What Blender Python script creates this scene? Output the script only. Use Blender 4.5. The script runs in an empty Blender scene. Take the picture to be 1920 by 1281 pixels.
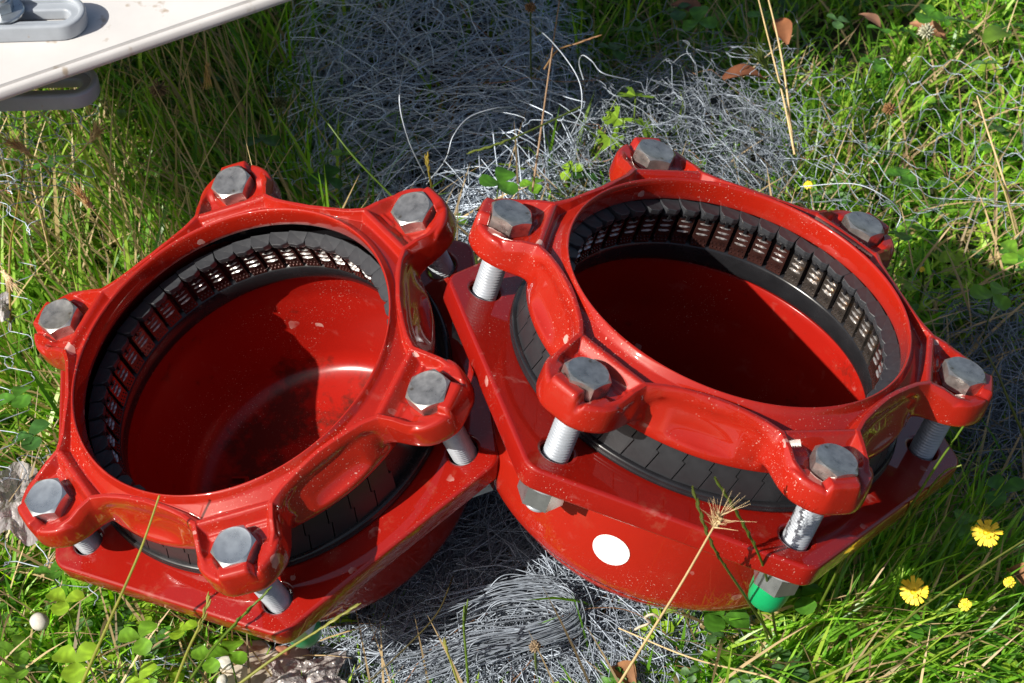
import bpy, bmesh, math, random
import numpy as np
from mathutils import Matrix, Vector

random.seed(7)
rng = np.random.default_rng(7)
S = bpy.context.scene
COL = S.collection
rad = math.radians

# ------------------------------------------------------------------ camera
F_PX = 3555.86
CM = np.array([[0.9999594942, 0.0061119932, 0.0066070737],
               [0.0, -0.7340745123, 0.6790689288],
               [0.0090005491, -0.6790414228, -0.7340447781]])   # columns: camera right, down, forward in world axes
CAM = np.array([0.011274274, -0.773580057, 1.02])
cam_data = bpy.data.cameras.new('camera')
cam_data.sensor_width = 36.0
cam_data.lens = F_PX / 1920 * 36
cam_data.clip_start = 0.05
cam_data.clip_end = 200
cam_data.dof.use_dof = True
cam_data.dof.focus_distance = 1.17
cam_data.dof.aperture_fstop = 22
cam = bpy.data.objects.new('camera', cam_data)
COL.objects.link(cam)
rw = CM @ np.diag([1, -1, -1])
mw = Matrix(rw.tolist()).to_4x4()
mw.translation = Vector(CAM.tolist())
cam.matrix_world = mw
S.camera = cam

# ------------------------------------------------------------------ light
SUN_AZ, SUN_EL = 211.0, 38.0            # direction towards the sun, counter-clockwise from +X
w = bpy.data.worlds.new('World')
S.world = w
w.use_nodes = True
nt = w.node_tree
sky = nt.nodes.new('ShaderNodeTexSky')
sky.sky_type = 'NISHITA'
sky.sun_disc = False
sky.sun_elevation = rad(SUN_EL)
sky.sun_rotation = rad(90 - SUN_AZ)     # nishita: clockwise from +Y
sky.air_density = 1.0
sky.dust_density = 3.0
bg = nt.nodes['Background']
bg.inputs['Strength'].default_value = 0.060
nt.links.new(sky.outputs[0], bg.inputs['Color'])
sun_d = bpy.data.lights.new('sun', 'SUN')
sun_d.energy = 5.0
sun_d.angle = rad(0.53)
sun_d.color = (1.0, 0.95, 0.86)
sun = bpy.data.objects.new('sun', sun_d)
COL.objects.link(sun)
sdir = Vector((math.cos(rad(SUN_EL)) * math.cos(rad(SUN_AZ)), math.cos(rad(SUN_EL)) * math.sin(rad(SUN_AZ)), math.sin(rad(SUN_EL))))
sun.rotation_euler = sdir.to_track_quat('Z', 'Y').to_euler()
S.view_settings.view_transform = 'Standard'
S.view_settings.look = 'None'
S.view_settings.exposure = 0.54
S.view_settings.gamma = 1.0
S.view_settings.use_curve_mapping = False

# ------------------------------------------------------------------ helpers
def ray(px, py):
    return CM @ np.array([(px - 960) / F_PX, (py - 640.5) / F_PX, 1.0])

def at(px, py, z=0.0):
    """the point of the place that lies at height z along one line of sight"""
    d = ray(px, py)
    return CAM + d * ((z - CAM[2]) / d[2])

def at_many(px, py, z):
    d = np.stack([(px - 960) / F_PX, (py - 640.5) / F_PX, np.ones_like(px)], 1) @ CM.T
    return CAM + d * ((z - CAM[2]) / d[:, 2])[:, None]

def link(name, data, parent=None, mat=None):
    o = bpy.data.objects.new(name, data)
    COL.objects.link(o)
    if parent is not None:
        o.parent = parent
    if mat is not None and data is not None and not data.materials:
        for m in (mat if isinstance(mat, (list, tuple)) else [mat]):
            data.materials.append(m)
    return o

def tag(o, label, cat, group=None, kind=None):
    if label: o['label'] = label
    if cat: o['category'] = cat
    if group: o['group'] = group
    if kind: o['kind'] = kind
    return o

def thing(name, label, cat, loc=(0, 0, 0), group=None):
    o = bpy.data.objects.new(name, None)
    o.empty_display_size = 0.02
    COL.objects.link(o)
    o.location = loc
    return tag(o, label, cat, group)

def np_mesh(name, verts, quads=None, tris=None, smooth=True, tint=None, midx=None):
    me = bpy.data.meshes.new(name)
    verts = np.asarray(verts, dtype=np.float32)
    quads = np.zeros((0, 4), int) if quads is None else np.asarray(quads)
    tris = np.zeros((0, 3), int) if tris is None else np.asarray(tris)
    nq, ntri = len(quads), len(tris)
    me.vertices.add(len(verts))
    me.vertices.foreach_set('co', verts.ravel())
    me.loops.add(nq * 4 + ntri * 3)
    me.loops.foreach_set('vertex_index', np.concatenate([quads.ravel(), tris.ravel()]).astype(np.int32))
    me.polygons.add(nq + ntri)
    starts = np.concatenate([np.arange(nq) * 4, nq * 4 + np.arange(ntri) * 3]).astype(np.int32)
    me.polygons.foreach_set('loop_start', starts)
    if midx is not None:
        me.polygons.foreach_set('material_index', np.asarray(midx, dtype=np.int32))
    me.update(calc_edges=True)
    me.validate()
    me.polygons.foreach_set('use_smooth', np.full(len(me.polygons), smooth))
    if tint is not None:
        a = me.attributes.new('tint', 'FLOAT_COLOR', 'POINT')
        t = np.ones((len(verts), 4), np.float32)
        t[:, :3] = tint
        a.data.foreach_set('color', t.ravel())
    return me

def bm_mesh(name, bm, smooth=False, angle=None):
    me = bpy.data.meshes.new(name)
    bmesh.ops.recalc_face_normals(bm, faces=bm.faces[:])
    if angle is not None:
        for f in bm.faces: f.smooth = True
        for e in bm.edges:
            if len(e.link_faces) == 2 and e.calc_face_angle(0) > rad(angle): e.smooth = False
    elif smooth:
        for f in bm.faces: f.smooth = True
    bm.to_mesh(me)
    bm.free()
    return me

def lathe(name, prof, n=96, a0=0, a1=360, sharp=None):
    """prof: list of (r, z); closed revolution or an arc"""
    full = abs(a1 - a0 - 360) < 1e-6
    m = n if full else n + 1
    a = np.radians(a0 + (a1 - a0) * np.arange(m) / n)
    p = np.array(prof)
    V = np.stack([p[None, :, 0] * np.cos(a)[:, None], p[None, :, 0] * np.sin(a)[:, None], np.repeat(p[None, :, 1], m, 0)], 2).reshape(-1, 3)
    k = len(p)
    q = []
    for i in range(n):
        j = (i + 1) % m
        for t in range(k - 1):
            q.append((i * k + t, j * k + t, j * k + t + 1, i * k + t + 1))
    me = np_mesh(name, V, q)
    if sharp is not None:
        me.set_sharp_from_angle(angle=rad(sharp))
    return me

def tubes(P, R, sides=4, tint=None, name='strands'):
    """P: N x M x 3 polylines, R: scalar / N / N x M radius"""
    P = np.asarray(P, float)
    N, M = P.shape[:2]
    R = np.broadcast_to(np.asarray(R, float).reshape((-1, 1)) if np.ndim(R) == 1 else np.asarray(R, float), (N, M))
    T = np.gradient(P, axis=1)
    T /= np.linalg.norm(T, axis=2, keepdims=True) + 1e-9
    ref = np.where(np.abs(T[..., 2:3]) > 0.9, np.array([1.0, 0, 0]), np.array([0, 0, 1.0]))
    U = np.cross(T, ref); U /= np.linalg.norm(U, axis=2, keepdims=True) + 1e-9
    W = np.cross(T, U)
    V = np.empty((N, M, sides, 3))
    for s in range(sides):
        a = 2 * math.pi * s / sides
        V[:, :, s] = P + (U * math.cos(a) + W * math.sin(a)) * R[..., None]
    idx = np.arange(N * M * sides).reshape(N, M, sides)
    q = np.stack([idx[:, :-1, :], np.roll(idx, -1, 2)[:, :-1, :], np.roll(idx, -1, 2)[:, 1:, :], idx[:, 1:, :]], -1).reshape(-1, 4)
    tn = None
    if tint is not None:
        tn = np.repeat(np.asarray(tint, float)[:, None, :], M * sides, 1).reshape(-1, 3)
    return V.reshape(-1, 3), q, tn

def join_geo(parts):
    Vs, Qs, Ts, tn = [], [], [], []
    o = 0
    for V, q, t, c in parts:
        Vs.append(V)
        if q is not None and len(q): Qs.append(np.asarray(q) + o)
        if t is not None and len(t): Ts.append(np.asarray(t) + o)
        tn.append(np.broadcast_to(c, (len(V), 3)) if c is not None else np.ones((len(V), 3)))
        o += len(V)
    return np.concatenate(Vs), (np.concatenate(Qs) if Qs else None), (np.concatenate(Ts) if Ts else None), np.concatenate(tn)

def spline(ctrl, n):
    c = np.asarray(ctrl, float)
    c = np.vstack([2 * c[0] - c[1], c, 2 * c[-1] - c[-2]])
    t = np.linspace(0, len(c) - 3 - 1e-6, n)
    i = t.astype(int); u = (t - i)[:, None]
    p0, p1, p2, p3 = c[i], c[i + 1], c[i + 2], c[i + 3]
    return 0.5 * (2 * p1 + (p2 - p0) * u + (2 * p0 - 5 * p1 + 4 * p2 - p3) * u**2 + (3 * p1 - p0 - 3 * p2 + p3) * u**3)

def curve_plate(name, loops, half, bevel, res=2):
    """flat plate with holes from closed 2D loops, with rounded rims"""
    cu = bpy.data.curves.new(name, 'CURVE')
    cu.dimensions = '2D'; cu.fill_mode = 'BOTH'; cu.extrude = half - bevel; cu.bevel_depth = bevel; cu.bevel_resolution = res
    cu.offset = -bevel
    for lp in loops:
        sp = cu.splines.new('POLY')
        sp.points.add(len(lp) - 1)
        for p, (x, y) in zip(sp.points, lp): p.co = (x, y, 0, 1)
        sp.use_cyclic_u = True
    o = bpy.data.objects.new(name, cu)
    COL.objects.link(o)
    dg = bpy.context.evaluated_depsgraph_get()
    me = bpy.data.meshes.new_from_object(o.evaluated_get(dg))
    bpy.data.objects.remove(o); bpy.data.curves.remove(cu)
    me.materials.clear()
    me.polygons.foreach_set('use_smooth', np.full(len(me.polygons), True))
    me.set_sharp_from_angle(angle=rad(40))
    return me

def circle(cx, cy, r, n=32):
    return [(cx + r * math.cos(2 * math.pi * i / n), cy + r * math.sin(2 * math.pi * i / n)) for i in range(n)]

# ------------------------------------------------------------------ materials
def new_mat(name):
    m = bpy.data.materials.new(name)
    m.use_nodes = True
    t = m.node_tree
    return m, t, t.nodes['Principled BSDF']

def nd(t, kind, **kw):
    n = t.nodes.new(kind)
    for k, v in kw.items():
        if k in n.inputs: n.inputs[k].default_value = v
        else: setattr(n, k, v)
    return n

def ramp(t, src, p0, p1, c0=(0, 0, 0, 1), c1=(1, 1, 1, 1)):
    r = t.nodes.new('ShaderNodeValToRGB')
    r.color_ramp.elements[0].position = p0; r.color_ramp.elements[1].position = p1
    r.color_ramp.elements[0].color = c0; r.color_ramp.elements[1].color = c1
    t.links.new(src, r.inputs[0])
    return r

def mix(t, fac, a, b):
    m = t.nodes.new('ShaderNodeMix'); m.data_type = 'RGBA'
    for sock, v in ((m.inputs[0], fac), (m.inputs[6], a), (m.inputs[7], b)):
        if hasattr(v, 'links') or hasattr(v, 'is_linked'): t.links.new(v, sock)
        else: sock.default_value = v
    return m.outputs[2]

def obj_coord(t):
    return t.nodes.new('ShaderNodeTexCoord').outputs['Object']

def red_paint(name, base, dirty, spots=1.0, stain=0.0, coat=1.0, coat_rough=0.03):
    m, t, b = new_mat(name)
    co = obj_coord(t)
    n1 = nd(t, 'ShaderNodeTexNoise', Scale=18.0, Detail=5.0, Roughness=0.6); t.links.new(co, n1.inputs['Vector'])
    n2 = nd(t, 'ShaderNodeTexNoise', Scale=900.0, Detail=2.0); t.links.new(co, n2.inputs['Vector'])
    dark = tuple(c * 0.8 for c in base[:3]) + (1,)
    col = mix(t, n1.outputs[0], dark, base)
    # fine pale dust specks
    sp = ramp(t, n2.outputs[0], 0.66, 0.72)
    g = ramp(t, n1.outputs[0], 0.48, 0.64)
    mul = nd(t, 'ShaderNodeMath', operation='MULTIPLY'); t.links.new(sp.outputs[0], mul.inputs[0]); t.links.new(g.outputs[0], mul.inputs[1])
    col = mix(t, mul.outputs[0], col, (0.60, 0.42, 0.34, 1))
    # dried water spots: irregular discs at scattered cells
    wob = nd(t, 'ShaderNodeTexNoise', Scale=160.0, Detail=2.0); t.links.new(co, wob.inputs['Vector'])
    add = nd(t, 'ShaderNodeVectorMath', operation='MULTIPLY_ADD'); t.links.new(wob.outputs[1], add.inputs[0])
    add.inputs[1].default_value = (0.006, 0.006, 0.006); t.links.new(co, add.inputs[2])
    vo = nd(t, 'ShaderNodeTexVoronoi', Scale=62.0, Randomness=1.0); t.links.new(add.outputs[0], vo.inputs['Vector'])
    sep = t.nodes.new('ShaderNodeSeparateColor'); t.links.new(vo.outputs['Color'], sep.inputs[0])
    size = nd(t, 'ShaderNodeMapRange'); t.links.new(sep.outputs[0], size.inputs[0])
    size.inputs[1].default_value = 1.0 - 0.62 * spots; size.inputs[2].default_value = 1.0; size.inputs[3].default_value = 0.0; size.inputs[4].default_value = 0.26
    less = nd(t, 'ShaderNodeMath', operation='LESS_THAN'); t.links.new(vo.outputs['Distance'], less.inputs[0]); t.links.new(size.outputs[0], less.inputs[1])
    g2 = ramp(t, n1.outputs[0], 0.46, 0.6)
    m3 = nd(t, 'ShaderNodeMath', operation='MULTIPLY'); t.links.new(less.outputs[0], m3.inputs[0]); t.links.new(g2.outputs[0], m3.inputs[1])
    m4 = nd(t, 'ShaderNodeMath', operation='MULTIPLY'); t.links.new(m3.outputs[0], m4.inputs[0]); m4.inputs[1].default_value = 0.62
    col = mix(t, m4.outputs[0], col, (0.62, 0.45, 0.40, 1))
    # smeared dust where hands and boots brushed over it
    mp = t.nodes.new('ShaderNodeMapping'); mp.inputs['Scale'].default_value = (34.0, 95.0, 60.0); mp.inputs['Rotation'].default_value = (0, 0, 0.6)
    t.links.new(add.outputs[0], mp.inputs['Vector'])
    ns = nd(t, 'ShaderNodeTexNoise', Scale=1.0, Detail=4.0, Roughness=0.65); t.links.new(mp.outputs[0], ns.inputs['Vector'])
    rs = ramp(t, ns.outputs[0], 0.62, 0.74)
    ms = nd(t, 'ShaderNodeMath', operation='MULTIPLY'); t.links.new(rs.outputs[0], ms.inputs[0]); ms.inputs[1].default_value = 0.5 * dirty
    col = mix(t, ms.outputs[0], col, (0.50, 0.30, 0.26, 1))
    # film of dry dirt
    n3 = nd(t, 'ShaderNodeTexNoise', Scale=42.0, Detail=6.0, Roughness=0.7); t.links.new(co, n3.inputs['Vector'])
    dr = ramp(t, n3.outputs[0], 0.58, 0.85)
    m5 = nd(t, 'ShaderNodeMath', operation='MULTIPLY'); t.links.new(dr.outputs[0], m5.inputs[0]); m5.inputs[1].default_value = dirty
    col = mix(t, m5.outputs[0], col, (0.30, 0.14, 0.08, 1))
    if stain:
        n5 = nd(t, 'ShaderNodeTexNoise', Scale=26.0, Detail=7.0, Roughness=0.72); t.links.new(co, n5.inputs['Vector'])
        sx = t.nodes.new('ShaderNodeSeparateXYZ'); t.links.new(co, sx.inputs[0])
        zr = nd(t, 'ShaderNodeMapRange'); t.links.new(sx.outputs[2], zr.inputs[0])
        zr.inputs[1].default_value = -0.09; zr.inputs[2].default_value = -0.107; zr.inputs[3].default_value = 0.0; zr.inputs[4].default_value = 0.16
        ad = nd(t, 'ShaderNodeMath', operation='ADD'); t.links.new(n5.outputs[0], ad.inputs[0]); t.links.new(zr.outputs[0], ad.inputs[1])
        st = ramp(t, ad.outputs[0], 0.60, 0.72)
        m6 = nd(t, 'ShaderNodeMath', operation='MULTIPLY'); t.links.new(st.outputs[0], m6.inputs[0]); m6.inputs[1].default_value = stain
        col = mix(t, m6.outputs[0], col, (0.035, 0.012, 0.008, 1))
    t.links.new(col, b.inputs['Base Color'])
    rr = nd(t, 'ShaderNodeMapRange'); t.links.new(n3.outputs[0], rr.inputs[0])
    rr.inputs[3].default_value = 0.22; rr.inputs[4].default_value = 0.55
    t.links.new(rr.outputs[0], b.inputs['Roughness'])
    b.inputs['Specular IOR Level'].default_value = 0.08
    b.inputs['Coat Weight'].default_value = coat
    b.inputs['Coat IOR'].default_value = 1.6
    b.inputs['Coat Roughness'].default_value = coat_rough
    # orange peel
    n4 = nd(t, 'ShaderNodeTexNoise', Scale=110.0, Detail=2.0); t.links.new(co, n4.inputs['Vector'])
    bu = nd(t, 'ShaderNodeBump', Strength=0.10, Distance=0.002); t.links.new(n4.outputs[0], bu.inputs['Height'])
    t.links.new(bu.outputs[0], b.inputs['Normal'])
    return m

def plain(name, base, rough, metal=0.0, nscale=60.0, var=0.25, bump=0.0, spots=None, coat=0.0):
    m, t, b = new_mat(name)
    co = obj_coord(t)
    n1 = nd(t, 'ShaderNodeTexNoise', Scale=nscale, Detail=5.0, Roughness=0.62); t.links.new(co, n1.inputs['Vector'])
    lo = tuple(c * (1 - var) for c in base) + (1,); hi = tuple(min(1, c * (1 + var)) for c in base) + (1,)
    col = mix(t, ramp(t, n1.outputs[0], 0.3, 0.7).outputs[0], lo, hi)
    if spots:
        n2 = nd(t, 'ShaderNodeTexNoise', Scale=spots[0], Detail=3.0); t.links.new(co, n2.inputs['Vector'])
        col = mix(t, ramp(t, n2.outputs[0], spots[1], spots[1] + 0.08).outputs[0], col, spots[2])
    t.links.new(col, b.inputs['Base Color'])
    b.inputs['Metallic'].default_value = metal
    rr = nd(t, 'ShaderNodeMapRange'); t.links.new(n1.outputs[0], rr.inputs[0])
    rr.inputs[3].default_value = max(0.03, rough - 0.12); rr.inputs[4].default_value = min(1, rough + 0.12)
    t.links.new(rr.outputs[0], b.inputs['Roughness'])
    b.inputs['Coat Weight'].default_value = coat
    if bump:
        bu = nd(t, 'ShaderNodeBump', Strength=bump, Distance=0.002); t.links.new(n1.outputs[0], bu.inputs['Height'])
        t.links.new(bu.outputs[0], b.inputs['Normal'])
    return m

def tinted(name, rough=0.45, trans=0.0, nscale=0.0, metal=0.0, spec=0.5):
    """colour from the mesh's own per-piece tint (each blade, leaf, wire has a colour of its own)"""
    m, t, b = new_mat(name)
    at_ = nd(t, 'ShaderNodeAttribute', attribute_name='tint')
    col = at_.outputs['Color']
    if nscale:
        n1 = nd(t, 'ShaderNodeTexNoise', Scale=nscale, Detail=4.0); t.links.new(obj_coord(t), n1.inputs['Vector'])
        hs = nd(t, 'ShaderNodeHueSaturation'); t.links.new(col, hs.inputs['Color'])
        mr = nd(t, 'ShaderNodeMapRange'); t.links.new(n1.outputs[0], mr.inputs[0]); mr.inputs[3].default_value = 0.6; mr.inputs[4].default_value = 1.4
        t.links.new(mr.outputs[0], hs.inputs['Value'])
        col = hs.outputs[0]
    t.links.new(col, b.inputs['Base Color'])
    b.inputs['Roughness'].default_value = rough
    b.inputs['Metallic'].default_value = metal
    b.inputs['Specular IOR Level'].default_value = spec
    if trans:
        tr = t.nodes.new('ShaderNodeBsdfTranslucent')
        hs2 = nd(t, 'ShaderNodeHueSaturation', Saturation=1.15, Value=1.5); t.links.new(col, hs2.inputs['Color'])
        t.links.new(hs2.outputs[0], tr.inputs['Color'])
        mx = nd(t, 'ShaderNodeMixShader'); mx.inputs[0].default_value = trans
        t.links.new(b.outputs[0], mx.inputs[1]); t.links.new(tr.outputs[0], mx.inputs[2])
        t.links.new(mx.outputs[0], t.nodes['Material Output'].inputs['Surface'])
    return m

M_RED = red_paint('red_gland_paint', (0.355, 0.0135, 0.0052, 1), 0.12, 0.8)
M_REDF = red_paint('red_flange_paint', (0.28, 0.0080, 0.0040, 1), 0.45, 1.0)
M_REDB = red_paint('red_body_paint', (0.345, 0.0130, 0.0053, 1), 0.14, 0.5)
M_REDI = red_paint('red_inner_shade_paint', (0.33, 0.0095, 0.005, 1), 0.2, 0.12, 0.75, 0.45, 0.22)  # darker copy of the body red for the bowl's shade; stains are dirt
M_RUB = plain('black_rubber', (0.034, 0.036, 0.041), 0.45, bump=0.05, spots=(300.0, 0.68, (0.12, 0.11, 0.10, 1)))
M_RUBO = plain('dark_skirt_rubber', (0.020, 0.021, 0.024), 0.40, bump=0.05, spots=(300.0, 0.70, (0.10, 0.09, 0.08, 1)))
M_RUBG = plain('satin_black_rubber', (0.014, 0.014, 0.016), 0.25, spots=(120.0, 0.72, (0.20, 0.15, 0.10, 1)))
M_PLATE = plain('dark_bronze_plate', (0.065, 0.026, 0.022), 0.22, metal=0.5, nscale=160.0, var=0.4, coat=0.4)
M_PLATER = plain('sheen_rust_plate', (0.20, 0.17, 0.15), 0.26, metal=0.85, nscale=160.0, var=0.4, spots=(90.0, 0.60, (0.30, 0.15, 0.05, 1)))  # lighter metal colour puts in the silver sheen; rust spots are real
M_TOOTH = plain('bright_tooth_steel', (0.60, 0.59, 0.58), 0.32, metal=0.75)
M_STEEL = plain('worn_bolt_steel', (0.46, 0.445, 0.42), 0.30, metal=0.85, nscale=110.0, var=0.36, bump=0.02, spots=(120.0, 0.62, (0.22, 0.19, 0.15, 1)))
M_ZINC = plain('bright_zinc_steel', (0.55, 0.59, 0.61), 0.30, metal=0.88, nscale=70.0, var=0.18, bump=0.01)
M_ROD = plain('coated_grey_rod', (0.40, 0.43, 0.47), 0.42, metal=0.35, nscale=90.0, var=0.12)
M_CAP = plain('green_plastic', (0.006, 0.30, 0.10), 0.35, var=0.1)
M_STICK = plain('white_sticker', (0.82, 0.82, 0.80), 0.5, var=0.03)
M_BOARD = plain('white_plastic', (0.62, 0.60, 0.585), 0.45, nscale=9.0, var=0.10, spots=(60.0, 0.63, (0.40, 0.33, 0.26, 1)))
M_BRACK = plain('grey_plastic', (0.33, 0.36, 0.40), 0.40, nscale=30.0, var=0.12, spots=(140.0, 0.70, (0.32, 0.25, 0.18, 1)))
M_GRASS = tinted('grass_leaf', 0.36, 0.46, 60.0)
M_LEAF = tinted('clover_leaf', 0.42, 0.30, 90.0)
M_WIRE = tinted('galvanised_wire', 0.46, 0.0, 120.0, metal=0.35)
M_DRY = tinted('dry_straw', 0.55, 0.2, 80.0)
M_STONE = plain('pale_stone', (0.46, 0.40, 0.32), 0.85, nscale=55.0, var=0.3, bump=0.35, spots=(60.0, 0.62, (0.36, 0.24, 0.15, 1)))
M_PEB = plain('white_pebble', (0.50, 0.47, 0.42), 0.75, nscale=90.0, var=0.25, bump=0.3)
M_BRICK = plain('red_brick_chip', (0.30, 0.11, 0.06), 0.85, nscale=90.0, var=0.3, bump=0.4)
M_FOIL = plain('crumpled_foil', (0.52, 0.48, 0.465), 0.34, metal=0.45, nscale=25.0, var=0.3, bump=0.1)
M_PETAL = plain('yellow_petal', (0.78, 0.54, 0.012), 0.55, var=0.1)
M_DEAD = tinted('dead_leaf', 0.7, 0.15, 120.0)

# ------------------------------------------------------------------ soil
def ground_h(x, y):
    x = np.asarray(x, float); y = np.asarray(y, float)
    h = 0.012 * np.sin(5.1 * x + 1.3) * np.cos(4.3 * y + 0.4) + 0.006 * np.sin(13 * x + 2.1 * y) + 0.004 * np.sin(21 * y - 9 * x)
    h = h - 0.028 + 0.030 * np.exp(-(((x - 0.16) / 0.2) ** 2 + ((y - 0.02) / 0.22) ** 2)) * (x > -9)
    far = np.clip((np.hypot(x, y - 0.2) - 0.9) / 2, 0, 1)
    return h * (1 - far) - 0.03 * far

def make_ground():
    xs = np.concatenate([[-60, -20, -8, -4, -2.2], np.linspace(-1.3, 1.3, 131), [2.2, 4, 8, 20, 60]])
    ys = np.concatenate([[-60, -20, -8, -4, -2], np.linspace(-1.1, 1.5, 131), [2.4, 4, 8, 20, 60]])
    gx, gy = np.meshgrid(xs, ys)
    V = np.stack([gx, gy, ground_h(gx, gy)], -1).reshape(-1, 3)
    nx, ny = len(xs), len(ys)
    i = np.arange((ny - 1) * nx).reshape(ny - 1, nx)[:, :-1].ravel()
    q = np.stack([i, i + 1, i + nx + 1, i + nx], 1)
    m, t, b = new_mat('soil')
    co = obj_coord(t)
    n1 = nd(t, 'ShaderNodeTexNoise', Scale=9.0, Detail=6.0); t.links.new(co, n1.inputs['Vector'])
    n2 = nd(t, 'ShaderNodeTexNoise', Scale=140.0, Detail=8.0, Roughness=0.7); t.links.new(co, n2.inputs['Vector'])
    c = mix(t, n2.outputs[0], (0.012, 0.009, 0.006, 1), (0.09, 0.06, 0.036, 1))
    c2 = mix(t, n2.outputs[0], (0.010, 0.016, 0.004, 1), (0.04, 0.05, 0.014, 1))
    t.links.new(mix(t, ramp(t, n1.outputs[0], 0.4, 0.6).outputs[0], c, c2), b.inputs['Base Color'])
    b.inputs['Roughness'].default_value = 0.95
    bu = nd(t, 'ShaderNodeBump', Strength=0.9, Distance=0.006); t.links.new(n2.outputs[0], bu.inputs['Height'])
    t.links.new(bu.outputs[0], b.inputs['Normal'])
    o = link('ground', np_mesh('ground', V, q), None, m)
    o['kind'] = 'structure'
make_ground()

# ------------------------------------------------------------------ the two couplings
RB = 0.140
A_R = [[0.88675, 0.37994, -0.26328], [-0.42788, 0.89019, -0.15648], [0.17492, 0.25142, 0.95194]]
A_T = [-0.1347, 0.0103, 0.11657]
A_G = (0.0834, -0.0244)
B_R = [[0.94211, 0.20738, 0.26348], [-0.25373, 0.95463, 0.15589], [-0.21919, -0.21372, 0.95199]]
B_T = [0.1347, -0.0103, 0.17161]
B_G = (0.0136, 0.0169)
FRAMES = [(np.array(A_R), np.array(A_T)), (np.array(B_R), np.array(B_T))]

def inside_coupling(P, pad=0.0):
    """True where points fall inside the solid of either coupling"""
    bad = np.zeros(P.shape[:-1], bool)
    for R, T in FRAMES:
        q = (P - T) @ R
        r = np.hypot(q[..., 0], q[..., 1]); z = q[..., 2]
        bad |= (r < 0.1165 + pad) & (z < 0.07) & (z > -0.118)
        bad |= (r < 0.162 + pad) & (z < 0.004 + pad) & (z > -0.020 - pad)
        bad |= (r < 0.152 + pad) & (z < 0.066) & (z >= 0.0)
    return bad

def seg_dist(P, a, b):
    a = np.array(a); b = np.array(b); d = b - a
    t = np.clip(((P - a) @ d) / (d @ d), 0, 1)
    return np.linalg.norm(P - (a + t[..., None] * d), axis=-1), t

def smax(a, b, k):
    h = np.clip(0.5 + 0.5 * (a - b) / k, 0, 1)
    return b * (1 - h) + a * h + k * h * (1 - h)

def sstep(x, a, b):
    t = np.clip((x - a) / (b - a), 0, 1)
    return t * t * (3 - 2 * t)

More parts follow.
